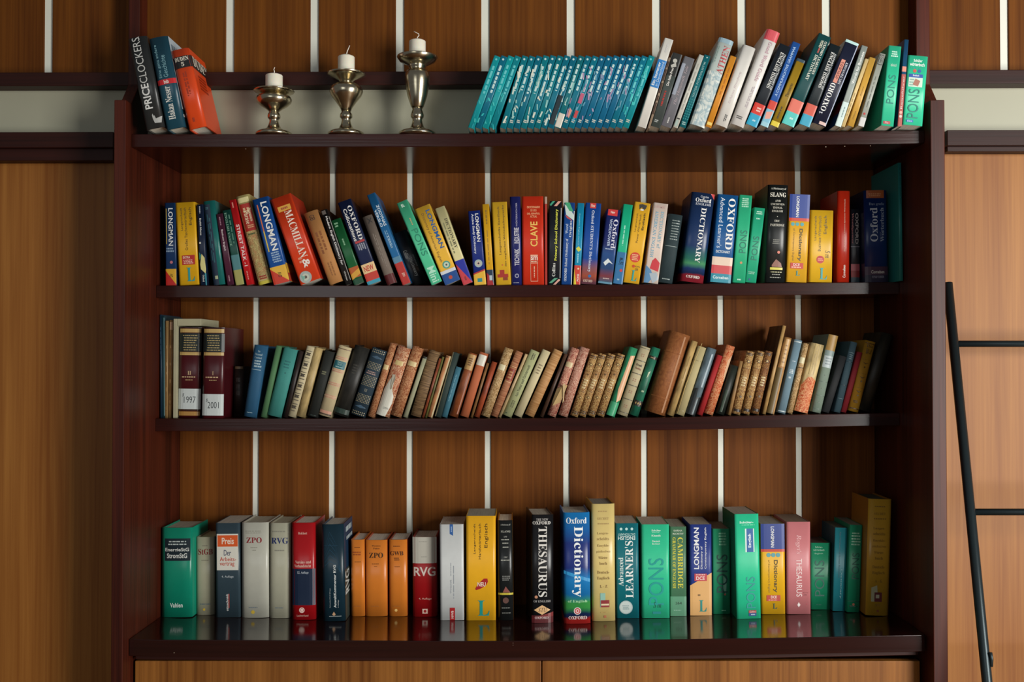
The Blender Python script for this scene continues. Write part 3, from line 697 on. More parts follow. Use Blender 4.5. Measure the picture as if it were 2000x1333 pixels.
book(1, 1753, 1766.5, 77, 8.6, '1d4f74', 'p', 'very slim blue and red booklet between the two mint green dictionaries', [F(0, .31, 1, .37, 'e0907c'), F(0, .40, 1, 1, 'b0524a'), T('Reiseführer', .3, .42, .7, .8, 'ecd8d0', 'u'), D(.5, .84, .34, 'e8b0a0'), D(.5, .885, .34, 'd8ccc0')])
book(1, 1763.5, 1774.5, 107.5, 38.5, '38cd9e', 'p', 'wide mint green school dictionary, rightmost book on the top shelf', [T('Schüler', .28, .05, .74, .09, 'eafaf0', 'h', 'b'), T('wörterbuch', .1, .10, .86, .15, 'eafaf0', 'h', 'b'), N(.12, .17, .84, .19, 1, '1f9a84'), D(.38, .22, .09, 'cc4a40'), D(.62, .22, .09, '1d5aa0'), F(.1, .265, .82, .315, '1c4ca4'), T('Englisch', .3, .273, .62, .305, 'e8f0f4', 'h', 'b'), F(.1, .315, .82, .45, 'cfe2d0'), G([(.3, .42), (.45, .33), (.7, .36), (.6, .44)], 'a8705c'), N(.14, .33, .4, .44, 3, '8ab0a4'), PONS(.48, .90, .16, .72), F(.14, .925, .5, .96, '1d6cb4'), T('Klick', .2, .93, .44, .955, 'e0f0f4', 'h')])

# ================================================================== ROW 2
book(2, 323.8, 321.5, 396.6, 21, '16355e', 'p', 'dark blue dictionary with downward white title and red-yellow foot, leftmost on the second shelf', [F(0, .80, 1, 1, 'd8a62c'), G([(0, .82), (1, .99), (1, 1), (0, 1)], 'b8241f'), T('LONGMAN', .32, .065, .76, .52, 'dfe4e4', 'd', 'b'), F(.1, .07, .16, .5, 'd4b23c'), N(.08, .54, .84, .6, 2, '8fa8c0'), D(.56, .72, .14, 'c0707c'), T('GW', .4, .86, .7, .9, '26201c', 'u')])
book(2, 350.5, 342, 396.6, 38.5, 'e0ab1e', 'p', 'thick yellow pocket dictionary with upright brown title and red label, second from left', [T('Langenscheidt', .22, .065, .36, .34, '55421c', 'u'), T('Großes Taschenwörterbuch', .40, .065, .54, .58, '55421c', 'u'), T('Englisch', .66, .065, .84, .28, '3d300f', 'u', 's'), F(.2, .64, .86, .755, 'b3241c'), T('EXTRA', .25, .65, .62, .68, 'f0dcc0', 'h', 'b'), N(.25, .69, .82, .745, 3, 'e8b8a0'), T('L', .42, .79, .82, .955, '1f9a9c', 'h', 'S')], pg='d8c890')
book(2, 391.8, 384, 400, 12.4, '17243c', 'p', 'slim black idiom paperback with a pale leaf shape near its foot', [T('English Idioms', .25, .17, .6, .38, 'e0e0d8', 'd', 'b'), N(.3, .02, .6, .12, 1, 'a8acb0', 'd'), D(.25, .475, .16, 'd0cfc0'), G([(.1, .74), (.4, .61), (.85, .66), (.98, .8), (.9, .855), (.2, .8)], 'd8d088'), G([(.0, .58), (.3, .63), (.1, .68), (0, .68)], '3c9a8c'), T('Oxford', .4, .87, .7, .955, 'dcdcd4', 'd', 'S'), G([(.75, .85), (1, .85), (1, 1), (.85, 1)], '1f8494')])
book(2, 416.4, 396, 394, 23, '1f6b66', 'h', 'teal hardcover with a dark printed spine panel, leaning left', [F(.04, .04, .55, 1, '1a2c40'), N(.12, .07, .4, .1, 2, '4d8086'), N(.15, .15, .45, .82, 2, '2c5c68', 'd'), F(.25, .89, .5, .93, 'a8b08c')])
book(2, 444, 422, 419, 13, '4f2438', 'p', 'short maroon paperback with small white title beside the teal hardcover', [T('Business English', .3, .22, .66, .52, 'd8c8c8', 'd', 'b'), N(.3, .04, .6, .18, 1, '9c7080', 'd'), N(.3, .86, .6, .95, 1, 'a8808c', 'd')])
book(2, 461, 434.5, 412, 17.5, '184a40', 'p', 'dark green usage guide with pale blue and olive foot', [T('ENGLISH USAGE', .15, .03, .42, .48, '80ac94', 'd', 'S'), N(.55, .05, .8, .55, 1, '50806c', 'd'), F(0, .60, 1, .8, '4c8084'), F(0, .8, 1, 1, 'a39f58')])
book(2, 480.4, 445.5, 392, 14.5, 'c01e22', 'p', 'narrow red slang paperback with white downward title, leaning left', [T('STREET TALK -1', .3, .29, .78, .78, 'f0e0d8', 'd', 'b'), N(.3, .03, .6, .1, 1, 'e09080', 'd'), N(.35, .83, .6, .96, 1, 'e09080', 'd')])
book(2, 505, 460, 385, 26.5, 'c9b878', 'h', 'flower-patterned cream dictionary with red title panel, leaning left', [F(0, .40, 1, .93, M_marble('cdbb7c', '8a7444', 'b06a44', 330)), F(.1, .095, .92, .40, 'a8291c'), F(.1, .025, .9, .08, 'd8cf94'), N(.25, .14, .8, .2, 2, 'e0c090', 'd'), T('Phrase', .28, .17, .62, .32, 'e8d8b0', 'd', 'S'), T('Names', .64, .15, .86, .30, 'e8d8b0', 'd', 'S'), N(.3, .33, .8, .37, 2, 'd8a070'), N(.2, .42, .8, .45, 1, '4a5a2c'), N(.2, .9, .8, .95, 2, 'a02c24'), F(0, .965, 1, 1, 'c8b93c')])
book(2, 535, 492.5, 391, 32, '1b4f96', 'p', 'blue dictionary with bold white title, yellow and red foot, right of the flowered one', [F(0, .80, 1, .985, 'e8b53a'), G([(0, .82), (1, .99), (1, 1), (0, 1)], 'cc3a22'), T('LONGMAN', .42, .05, .83, .62, 'f0f0ea', 'd', 'b'), F(.18, .07, .25, .4, 'd06a3a'), F(.18, .38, .25, .62, 'dcc040'), N(.3, .63, .9, .76, 5, '9cb8d4'), T('GW', .42, .87, .64, .93, '26201c', 'u'), F(0, .78, 1, 1, 'e8b53a', 'R'), G([(0, .9), (1, .84), (1, .95), (0, 1)], 'c8452c', 'R')], dy=-.012)
book(2, 587, 528, 391, 42, 'd5401e', 'p', 'thick orange-red dictionary with white serif title and a disc picture at its foot', [F(.18, .105, .8, .165, 'd9a23a'), N(.3, .115, .7, .155, 1, 'a8502c'), T('MACMILLAN', .42, .17, .78, .72, 'f4e6d4', 'd', 'S'), N(.3, .7, .5, .78, 2, 'f0a080', 'h'), T('&', .45, .74, .78, .84, 'f4ece0', 'd', 'b'), D(.35, .935, .29, 'a9b4ac'), D(.35, .935, .17, 'c8ccb8'), D(.35, .935, .07, '5a4438'), G([(.15, .9), (.35, .93), (.2, .97)], '7fb4a0')], dy=-.012, boards='b8301a')
book(2, 643.4, 592.5, 418, 28, 'b98048', 'c', 'tan brown clothbound book leaning left after the orange-red dictionary', [T('GEI', .3, .05, .66, .12, '4a2c18', 'd', 'b'), N(.25, .28, .8, .6, 2, '8a5228', 'd', 'S', .5), N(.35, .7, .75, .92, 2, '94602f', 'd', 'S', .4)])
book(2, 675.6, 626, 412, 14, '1c1a1a', 'p', 'thin black paperback with bold white lowercase title', [F(.1, .01, .7, .06, '5a5048'), T('Modern English Dictionary for', .28, .09, .72, .74, 'e6e2dc', 'd', 'b'), F(.9, .1, 1, .95, '8c8a84'), T('Wörter', .35, .82, .6, .95, 'c8c4bc', 'd', 'b')])
book(2, 691, 645, 432, 21, '1b5e34', 'p', 'green paperback with an orange and yellow foot, leaning behind a navy dictionary', [N(.2, .04, .6, .12, 2, '80b088'), N(.35, .3, .6, .42, 1, '80b088', 'd'), F(0, .74, 1, .9, 'b85a20'), G([(0, .84), (1, .78), (1, .86), (0, .92)], 'd8a038'), F(0, .92, 1, 1, '1a4a30')])
book(2, 718.5, 659.5, 397, 27, '1a2547', 'p', 'navy word combination dictionary with cream, red and cyan foot', [T('OXFORD', .55, .07, .86, .48, 'eceae4', 'd', 'S'), T('Collocations', .18, .09, .44, .48, 'e4e2dc', 'd', 'b'), F(.2, .485, .9, .51, 'b83a3c'), N(.25, .52, .85, .6, 4, 'a8acb8', 'd'), F(0, .76, 1, .87, 'ecca94'), T('NEW', .14, .785, .86, .85, 'c83a28', 'h', 'b'), F(0, .87, 1, .96, 'c83e30'), F(0, .96, 1, 1, '3c9cb4')], boards='10182c')
book(2, 756, 707.5, 425, 19.5, '76695e', 'c', 'worn grey clothbound book with dark red foot, beside the tall blue and red one', [T('X', .4, .03, .8, .12, '231f1e', 'd', 'b'), N(.35, .25, .7, .78, 2, '8c8074', 'd', 'S', .4), F(0, .86, 1, 1, '5c1e1e')])
book(2, 786.7, 716.5, 382, 18.6, '24689c', 'p', 'tall blue paperback with red foot leaning strongly left', [T('VERSLO', .12, .17, .42, .36, 'd8e4ec', 'd', 'b'), T('ZODYNAS', .55, .13, .88, .36, 'd8e4ec', 'd', 'b'), N(.3, .4, .7, .6, 2, '88b4d0', 'd', 'S', .4), T('Temis', .4, .46, .65, .6, 'b8d4e4', 'd'), F(0, .70, 1, .765, '5888a4'), F(0, .765, 1, 1, 'b83028'), T('TEV', .4, .88, .75, .92, 'f0c8b8', 'h', 'b')])
book(2, 806, 765, 458, 30, '191a1c', 'h', 'black hardcover in deep shade between tall blue book and mint green one', [T('Collins', .2, .35, .5, .5, '7c7a74', 'd', 'S'), T('Dictionary', .35, .5, .65, .85, '6a6862', 'd', 'S'), N(.7, .45, .85, .7, 1, '5a5854', 'd')], dy=.03)
book(2, 843, 774.5, 398, 22, '52c495', 'p', 'pale mint green dictionary leaning left beside a yellow one', [T('BL', .3, .03, .6, .065, 'd8f0e0', 'h', 'b'), N(.5, .2, .65, .3, 1, 'c8a878', 'd'), PONS(.34, .66, .28, .84, '2a8a6c', 'd'), T('Mini', .2, .80, .85, .98, 'b8ecd0', 'd', 'b')])
book(2, 869.6, 810, 409.5, 31.5, 'ecb93f', 'p', 'yellow learner dictionary with blue downward title and blue foot, leaning left', [T('LONGMAN', .58, .06, .86, .56, '1d5a9c', 'd', 'b'), T('Dictionary of American English', .22, .08, .42, .72, '7a5a2c', 'd', 's'), D(.55, .77, .25, '4fa08c'), D(.55, .77, .17, 'c8d8c0'), D(.55, .77, .06, '5a5044'), F(0, .83, 1, .87, 'd8dce0'), F(0, .87, 1, 1, '1c4c90'), D(.5, .93, .12, 'c04a34')])
book(2, 905, 849.5, 408.5, 19.5, 'ded49c', 'p', 'cream dictionary with blue and red diagonal foot, leaning left beside the gap', [T('DICTIONARY', .52, .15, .82, .54, '3c3a2c', 'd', 'S'), N(.2, .18, .42, .6, 1, '8c8a64', 'd'), F(0, .69, 1, 1, '2430a0'), G([(0, .72), (.0, 1), (1, 1)], 'cc4048'), N(.3, .9, .6, .96, 1, '8a2c34', 'd')])
book(2, 926.5, 914, 413, 23.5, '1c2f7c', 'p', 'dark blue study dictionary with disc picture and yellow foot, right of the gap', [T('LONGMAN', .55, .04, .84, .42, 'ecece4', 'd', 'b'), T('Active Study Dictionary', .2, .04, .44, .58, 'd8dce4', 'd', 'b'), D(.5, .71, .33, 'a8b8b4'), D(.5, .71, .18, 'd0b8a8'), D(.5, .71, .08, '2c2c3c'), G([(0, .86), (1, .81), (1, 1), (0, 1)], 'e4b436'), G([(0, .84), (1, .79), (1, .81), (0, .86)], 'b83430'), F(.3, .91, .7, .96, '2c8c8c')])
book(2, 951.5, 941.5, 399.5, 13.6, 'dfa925', 'p', 'thin yellow paperback with dark blue and red foot', [N(.35, .06, .65, .26, 1, '8a6a20', 'd'), N(.35, .32, .65, .75, 1, 'a88030', 'd', 'S', .4), F(0, .81, 1, 1, '20344c'), G([(0, .84), (.6, .9), (1, 1), (0, 1)], 'a8282c'), F(.4, .88, .8, .94, 'b8c4c8')])
book(2, 968.5, 960, 395.6, 30.5, 'e0b02e', 'p', 'yellow business language handbook with two lines of thin script and red emblem', [T('Langenscheidts Handbuch', .34, .055, .50, .64, '6a5220', 'u', 'S'), T('der englischen Wirtschaftssprache', .66, .04, .80, .78, '6a5220', 'u', 'S'), F(.3, .82, .6, .87, 'a83024'), F(.14, .87, .84, .91, 'a83024'), F(.5, .91, .8, .945, '8c3c20'), D(.5, .76, .04, 'c85a3c')])
book(2, 998, 995, 384.5, 21.5, '232764', 'h', 'indigo technical dictionary with white blocks of capitals', [T('WÖRTERBUCH DER', .5, .07, .68, .34, 'a8a4bc', 'u', 'b'), T('INDUSTRIE', .35, .35, .8, .53, 'cfccd4', 'u', 'b'), T('TECHNIK', .35, .59, .8, .78, 'cfccd4', 'u', 'b'), D(.55, .895, .2, 'a8a8b8'), D(.55, .895, .13, '232764'), N(.2, .965, .8, .98, 1, '9c9cac')])
book(2, 1020.5, 1018.8, 384, 42.5, 'cf341c', 'p', 'thick red Spanish dictionary with large pale yellow title, centre of second shelf', [T('DICCIONARIO', .24, .11, .84, .135, 'f0a878', 'h', 'b'), T('DE USO', .40, .145, .68, .17, 'f0a878', 'h', 'b'), T('DEL ESPAÑOL', .24, .18, .84, .205, 'f0a878', 'h', 'b'), T('ACTUAL', .38, .215, .7, .24, 'f0a878', 'h', 'b'), T('CLAVE', .38, .285, .72, .565, 'f0c060', 'u', 'b'), F(.38, .66, .72, .67, 'f0c8a8'), T('sm', .4, .675, .7, .72, 'f4e4d4', 'h', 'b'), N(.4, .725, .7, .745, 1, 'f0c8a8'), F(.38, .75, .72, .755, 'f0c8a8'), F(.38, .955, .72, .96, 'f0c8a8'), F(.38, .66, .392, .96, 'f0c8a8'), F(.708, .66, .72, .96, 'f0c8a8'), N(.52, .78, .58, .92, 1, 'f0c8a8', 'u')])
book(2, 1064, 1063.5, 384.5, 5, 'd8b8a4', 'p', 'very thin pale pink booklet hugging the right side of the thick red dictionary', [F(0, .08, 1, 1, 'a82a1c')])
book(2, 1070.5, 1073.5, 393, 24, '1c2026', 'p', 'black primary school dictionary with yellow upward title and striped ends', [T('Primary School Dictionary', .46, .095, .74, .71, 'dfe04c', 'u', 'b'), T('Collins', .3, .74, .56, .9, 'dfe0d8', 'u', 'S'), G([(.0, .04), (.25, .0), (.45, .0), (.1, .06)], '3c9c78'), G([(.35, .06), (.7, .0), (.95, .0), (.6, .06)], 'd89c8c'), G([(.05, .98), (.5, .92), (.8, .92), (.3, .98)], '58a080'), G([(.4, 1), (.85, .93), (1, .94), (.6, 1)], 'd8a090'), F(.93, .08, 1, .92, '8c9092')])
book(2, 1096, 1102.5, 395.6, 20.5, '1f4c94', 'p', 'blue school dictionary of word origins with coloured swirl at its top', [G([(0, .02), (.6, .08), (1, .16), (1, .22), (.2, .15)], 'c8d8d0'), G([(0, .0), (.5, .0), (.9, .11), (.5, .1)], '3ca070'), G([(.1, .15), (.6, .19), (.8, .22), (.3, .19)], 'c84c44'), T('Word', .2, .26, .45, .38, 'b8c8dc', 'u', 'S'), T('Origins', .55, .22, .85, .42, 'd8e0e8', 'u', 'S'), T('OXFORD School Dictionary of', .25, .44, .55, .96, 'd8e0e8', 'u', 'S'), F(.94, .1, 1, 1, 'c8ccd0')])
book(2, 1120, 1128, 396.6, 13.2, '1c90b8', 'p', 'slim bright blue course book with red and yellow foot', [T('Complete English Course', .3, .13, .5, .52, 'a8dce8', 'd'), G([(.1, .56), (.5, .53), (.9, .57), (.5, .6)], 'd8d84c'), N(.3, .62, .6, .74, 1, 'a8dce8', 'd'), F(0, .765, 1, 1, 'd04030'), G([(0, .8), (.4, 1), (0, 1)], 'e8d03c'), D(.6, .805, .14, 'f0d8a8'), T('PONS', .45, .87, .75, .96, 'f0ece0', 'u', 'b')])
book(2, 1133.8, 1144, 396, 30.5, '1f4d9c', 'p', 'blue student dictionary shading to orange-brown foot with a red tab on top', [F(.3, .0, .68, .065, 'c8342c'), T('New', .36, .012, .62, .05, 'f0d0c0', 'h', 'b'), T("Oxford STUDENT'S Dictionary", .38, .09, .62, .85, 'd4dcec', 'd', 'S'), D(.55, .9, .1, '2c6cac'), T('OXFORD', .15, .945, .75, .975, 'e0c0b0', 'h', 'S')], mat=M_grad([(0, '1f4d9c'), (.68, '1f4d9c'), (.8, '8a5c68'), (.9, 'b05a44'), (1, '704450')]))
book(2, 1168, 1185.5, 408, 27.5, '222c66', 'p', 'indigo word skills paperback with red tab and pale bird shape', [F(.1, .0, .8, .085, 'c82c2c'), T('New', .3, .02, .6, .055, 'f0d8cc', 'h', 'b'), T('Oxford', .58, .13, .92, .52, 'dcdce8', 'd', 'S'), T('WORDPOWER', .3, .13, .5, .50, 'b8c4dc', 'd', 'b'), N(.2, .52, .9, .545, 1, 'a8b4cc'), G([(.2, .72), (.5, .66), (.9, .73), (.6, .71), (.35, .76)], 'd8e0e0'), N(.3, .92, .8, .94, 1, 'e0c8c0'), F(0, .975, 1, 1, '5c8ca4')], mat=M_grad([(0, '222c66'), (.48, '222c66'), (.6, '2c5088'), (.8, '33507c'), (.9, '8c4850'), (1, '5c7088')]))
book(2, 1197.5, 1217.8, 398.5, 18.5, '1fb586', 'p', 'slim bright green book with blue lower part and handwritten mark', [F(0, .60, 1, 1, '2c6ea0'), N(.35, .24, .55, .58, 1, 'a0e0c8', 'd'), F(0, .0, .0, .0, '000000') if 0 else N(.35, .66, .75, .71, 1, '14243c'), T('Sm', .3, .70, .8, .76, '14243c', 'h', 'I'), D(.65, .83, .16, 'c83c44'), N(.35, .93, .6, .96, 1, 'a8c8d8')])
book(2, 1217, 1240, 393.6, 31.5, 'eab22f', 'p', 'yellow dictionary with small zebra picture and round red stamp', [G([(.3, .03), (.5, .02), (.8, .03), (.75, .07), (.6, .1), (.5, .06), (.35, .09)], '33302c'), F(.42, .08, .62, .1, 'e0dcd0'), T('Langenscheidt', .22, .14, .34, .37, '6a5224', 'u'), T('Power Wörterbuch', .42, .15, .54, .50, '6a5224', 'u'), T('Englisch', .66, .13, .82, .34, '3d300f', 'u', 'b'), D(.52, .68, .32, 'cf3c2c'), N(.3, .64, .72, .72, 4, 'f0c090'), D(.5, .79, .09, 'c8441c'), T('S m', .62, .78, .9, .84, '33302c', 'd', 'I'), T('L', .45, .84, .8, .97, '27a09c', 'h', 'S')], pg='d8cfa8')
book(2, 1257, 1277, 395.5, 28.5, 'e0cdbf', 'p', 'whitish dictionary with pale blue lettering and red and blue picture foot', [T('LONGMAN', .1, .03, .8, .065, 'c8a8a0', 'h', 'b'), T('DICTIONARY of', .58, .1, .8, .56, '7fa8b8', 'd', 'S'), T('AMERICAN ENGLISH', .2, .1, .42, .68, '6fa4bc', 'd', 'S'), G([(.4, .72), (.6, .68), (.95, .74), (.9, .85), (.3, .82)], 'c8343c'), G([(0, .78), (.4, .84), (.6, .92), (.3, 1), (0, 1)], '5888b0'), G([(.3, .88), (.8, .86), (1, .94), (.6, 1)], 'a8b4bc')])
book(2, 1286, 1306.5, 417, 28, '24363a', 'c', 'short dark slate green hardcover with faded silver title block', [N(.3, .07, .9, .38, 8, '8c9894', 'h', 'S', .35), F(.1, .46, .9, .468, '8c9894'), N(.2, .93, .8, .955, 1, '9ca8a4')])
book(2, 1328.5, 1351.5, 374, 46, '1b2d4e', 'h', 'big rounded navy dictionary with tall white serif title and red foot', [T('Concise', .4, .03, .75, .055, 'c8ccd4', 'h', 'S'), T('Oxford', .2, .06, .88, .105, 'e8e8e4', 'h', 'S'), T('ENGLISH', .22, .115, .88, .14, 'c8ccd4', 'h', 'S'), T('DICTIONARY', .50, .165, .72, .78, 'e8e8e4', 'd', 'S'), G([(.82, 0), (1, 0), (1, .06)], 'c83838'), T('OXFORD', .22, .925, .8, .955, 'f0e4dc', 'h', 'S')], mat=M_grad([(0, '1b2d4e'), (.6, '1c3560'), (.74, '2c7060'), (.79, '4c9668'), (.85, '20386a'), (.9, '1c2c50'), (.915, '8c2430')]))
book(2, 1387, 1402, 379, 40.5, '1a5892', 'p', 'blue learner dictionary with huge white title and stripes of cream, red and teal', [T('OXFORD', .56, .04, .90, .62, 'f0eee8', 'd', 'S'), T("Advanced Learner's", .16, .035, .38, .61, 'dce4ec', 'd', 's'), T('DICTIONARY', .14, .635, .84, .665, 'dce4ec', 'h', 'b'), F(0, .71, 1, .805, 'e6cdb8'), F(0, .805, 1, .90, 'cc4c50'), F(0, .90, 1, 1, '2a8ca0'), T('Cornelsen', .1, .925, .86, .96, 'e0ecec', 'h', 'b')])
book(2, 1430.5, 1444.5, 380.5, 25, '32b483', 'p', 'green dictionary standing right of the wide blue learner dictionary', [N(.2, .03, .85, .14, 5, 'a8dcc0'), PONS(.40, .66, .3, .85, '0f6e5c'), D(.55, .77, .1, 'c88c5c'), N(.35, .95, .7, .975, 1, 'c0e8d4')])
book(2, 1455.5, 1473, 405, 21.5, '2cae83', 'p', 'shorter green dictionary right beside the black slang dictionary', [N(.25, .04, .85, .09, 2, 'b0e0c8'), N(.3, .13, .7, .16, 1, 'b0e0c8'), PONS(.38, .70, .25, .8, '0f6e5c'), N(.15, .85, .8, .89, 2, '8cc4ac'), D(.35, .96, .1, '1c4c7c')])
book(2, 1494, 1500.5, 360.3, 40, '1b1e1e', 'h', 'tall black slang dictionary with centred white title, tallest on the second shelf', [T('A Dictionary of', .15, .03, .9, .055, 'c8c8bc', 'h', 'S'), T('SLANG', .12, .08, .9, .125, 'ece8d8', 'h', 'S'), T('AND', .36, .155, .64, .175, 'c8c4b4', 'h', 'S'), T('UNCONVEN-', .15, .19, .85, .21, 'c8c4b4', 'h', 'S'), T('TIONAL', .26, .225, .74, .245, 'c8c4b4', 'h', 'S'), T('ENGLISH', .22, .26, .76, .28, 'c8c4b4', 'h', 'S'), D(.5, .325, .02, 'c8c4b4'), T('ERIC', .36, .36, .62, .38, 'c8c4b4', 'h', 'S'), T('PARTRIDGE', .16, .40, .86, .425, 'c8c4b4', 'h', 'S'), N(.3, .555, .7, .61, 3, '7c7c74'), D(.62, .69, .07, 'd87c68'), G([(.3, .82), (.5, .76), (.75, .8), (.8, .84), (.3, .84)], '8c5c4c'), F(.22, .845, .84, .87, 'd8cc50'), N(.25, .885, .85, .9, 1, 'b8b488'), N(.3, .91, .75, .925, 1, '9c9c90'), N(.2, .94, .85, .955, 1, '9c9c90')], boards='5c6450')
book(2, 1535.5, 1543, 379, 40, 'e0a92c', 'p', 'yellow dictionary with blue head on the second shelf, beside black slang dictionary', [F(0, 0, 1, .27, '1f3c8c'), T('LONGMAN', .33, .025, .48, .26, 'e8e8e0', 'd', 'b'), F(0, .27, 1, .305, 'c8402c'), D(.2, .34, .09, '4ca0a8'), D(.42, .34, .09, '4ca0a8'), D(.66, .34, .09, '4ca0a8'), T('Dictionary', .50, .39, .70, .76, '4a3c14', 'd', 'b'), T('of Contemporary English', .22, .39, .33, .76, '8a6c2c', 'd'), F(.16, .78, .8, .845, 'c0341f'), T('DCE', .3, .785, .62, .815, 'f0d8c8', 'h', 'b'), N(.2, .82, .76, .838, 1, 'f0c0a8'), T('L', .45, .87, .65, .925, '27908c', 'h', 'S')])
book(2, 1580, 1583, 410.5, 45, 'e2b128', 'p', 'yellow business dictionary with round red mark and large teal letter at its foot', [T('Langenscheidt', .18, .08, .30, .42, '5c4a1c', 'u'), T('Business-Wörterbuch', .36, .08, .48, .57, '5c4a1c', 'u'), T('Englisch', .60, .075, .76, .33, '4a3c14', 'u'), D(.47, .685, .17, 'b8281f'), N(.35, .665, .6, .705, 2, 'e8a088'), T('S m', .68, .56, .9, .66, '2c2418', 'd', 'I'), T('L', .45, .80, .78, .96, '1f9894', 'h', 'S')], pg='b0a070')
book(2, 1634.5, 1636, 373, 25, 'c42c16', 'h', 'slim red dictionary with thin white upward title, right part of second shelf', [T('Das Kombinierte Deutsch-Spanische Wörterbuch', .52, .09, .64, .66, 'f0c8a8', 'u'), T('Cornelsen', .45, .81, .66, .95, 'f0e0d0', 'u', 'b')], boards='8c2014')
book(2, 1662, 1662, 409, 17.5, '262a34', 'p', 'short dark word skills paperback set back beside the slim red dictionary', [T('OXFORD', .5, .05, .85, .47, 'c8c4c0', 'd', 'b'), T('Wordpower', .05, .05, .3, .47, 'a8605c', 'd', 'S'), F(0, .5, 1, .51, '8c8c94'), F(0, .74, 1, .83, 'c06068'), F(0, .83, 1, .92, '9c2828'), F(0, .92, 1, 1, '2c4450')], dy=.03, d=.10)
book(2, 1690, 1687, 372, 46, '15306a', 'h', 'wide navy dictionary with orange label and big white upward title', [F(.1, .0, .86, .085, 'b8602c'), N(.18, .03, .8, .07, 2, 'e0a070'), T('Das große', .2, .135, .86, .17, '90a0bc', 'h', 'S'), T('Oxford', .24, .19, .56, .56, 'd0d8e4', 'u', 'S'), T('Wörterbuch', .66, .19, .84, .56, 'a8b4c8', 'u', 'S'), F(0, .83, 1, .92, '4a2c44'), T('Cornelsen', .25, .87, .82, .905, 'e0dcd4', 'h', 'b'), F(0, .92, 1, 1, '28203c'), T('OXFORD', .28, .93, .8, .955, '9c9cac', 'h', 'S')], boards='0f1c3c')
book(2, 1757.5, 1754, 318, 6.6, '2f8a86', 'h', 'tall thin teal volume leaning against the right inner side of the second shelf', [N(.35, .02, .65, .4, 1, '1a5458', 'd', 'S', .5), N(.35, .75, .65, .9, 1, '1a5458', 'd')], d=.165, dy=-.036)
# ================================================================== ROW 3, mostly old books
GOLD = M_print('b08a4c', .38, .6)
book(3, 313.2, 312, 615, 3.6, '1b3346', 'p', 'tall thin dark blue pamphlet standing first on the third shelf', [N(.3, .1, .7, .4, 1, '4c6c80', 'u')], pg=PC)
book(3, 316.5, 315.5, 617, 5.2, '1d3b44', 'p', 'tall thin dark teal pamphlet, second on the third shelf', [F(.8, .02, 1, .98, '5c8080')], pg=PC)
book(3, 322, 323, 627, 5.4, '9c7c50', 'p', 'thin tan pamphlet with worn spine, third on the third shelf', [N(.2, .05, .8, .95, 1, '7a5c34', 'u', 'S', .5)], pg=PO)
book(3, 328, 330, 625.5, 8.6, 'b08a58', 'o', 'tattered tan booklet with frayed top beside the cream slipcase', [F(.2, .02, .9, .1, 'd0a884'), N(.2, .15, .7, .9, 1, '84602f', 'u', 'S', .5)], pg=PC)
# slipcase holding the volume II
def slipcase():
    Y = 2.182; zs = lerp_tab(Z3, P(346, 815, Y).x)+.0004
    x0 = P(337, 815, Y).x+.001; x1 = P(345.2, 815, Y).x; xr = P(391.8, 815, Y).x
    zt = P(345, 623, Y).z; zi = P(345, 638, 2.19).z+.001
    r = empty('slipcase', ((x0+xr)/2, Y, zs)); tag(r, 'cream cardboard slipcase around the dark red volume two', 'slipcase')
    m = M_cover('a9a486', 'c')
    def pb(nm, a, b, c, d_, e_, f_):
        v, f = box_data(a-r.location.x, b-r.location.x, c-Y, d_-Y, e_-zs, f_-zs); o = mesh_obj(nm, v, f, m, r); bb = o.modifiers.new('edge', 'BEVEL'); bb.width = .0008; bb.segments = 2
    pb('side_wall', x0, x1, Y, Y+.128, zs, zt); pb('top_wall', x1, xr, Y, Y+.128, zi, zt)
slipcase()
def volume(bl, tl, ty, W, num, lab, shift, dd, kk):
    pr = [F(.0, .0, 1, .012, '2a0f12'), F(.04, .018, .98, .06, 'b99a5c'), F(.0, .068, 1, .27, '17211f'), N(.18, .08, .85, .265, 7, 'b09a64', 'h', 'S', .35), F(.04, .275, .98, .31, 'b99a5c'),
          T(num, .42 if num == 'II' else .47, .485, .58 if num == 'II' else .53, .525, 'c8ac80', 'h', 'S'), N(.14, .54, .82, .56, 1, 'c8ac80'), N(.3, .575, .7, .59, 1, 'b09464')]
    if kk: pr += [F(.04, .93, .98, .975, 'a87c3c'), F(0, .905, 1, .92, '3a2410')]
    pr += [K(.0, shift, 1.0, shift+.235, 'c4ccca'), T('s', .2, shift+.05, .28, shift+.085, '20262a', 'h', 'I'), T('1997' if kk else '2001', .28, shift+.085, .8, shift+.155, '20262a', 'h', 'l')]
    book(3, bl, tl, ty, W, '451016', 'h', lab, pr, dy=-.004 if kk else -.02, d=dd)
volume(346.5, 349.5, 639, 44, 'II', 'dark red volume two with gilt bands and handwritten number sticker, in the cream slipcase', .68, .11, True)
volume(393.5, 396.5, 639.5, 42, 'I', 'dark red volume one with gilt bands, number sticker and large visible right cover', .735, .15, False)
book(3, 454.5, 456, 716, 20, '2a1d18', 'o', 'small blackish old book set back beside the dark red volume one', [F(.1, .0, .9, .05, '6a553a'), N(.3, .2, .7, .6, 3, '40302a')], dy=.045, d=.08)
book(3, 475, 496, 673.5, 24, '24587a', 'c', 'blue clothbound book with silver title at top, right of the dark red volumes', [T('The', .4, .07, .6, .095, 'a8c0c8', 'h', 'S'), T('Personal', .2, .11, .8, .14, 'a8c0c8', 'h', 'S'), T('Conduct', .2, .155, .8, .185, 'a8c0c8', 'h', 'S'), N(.2, .2, .85, .31, 3, 'a8c0c8'), F(.1, .335, .85, .342, 'a8c0c8'), N(.2, .93, .7, .945, 1, 'a8c0c8')], boards='2c6890')
book(3, 508.5, 539, 675, 10.5, '4f7a50', 'c', 'slim moss green clothbound book left of the wide teal one')
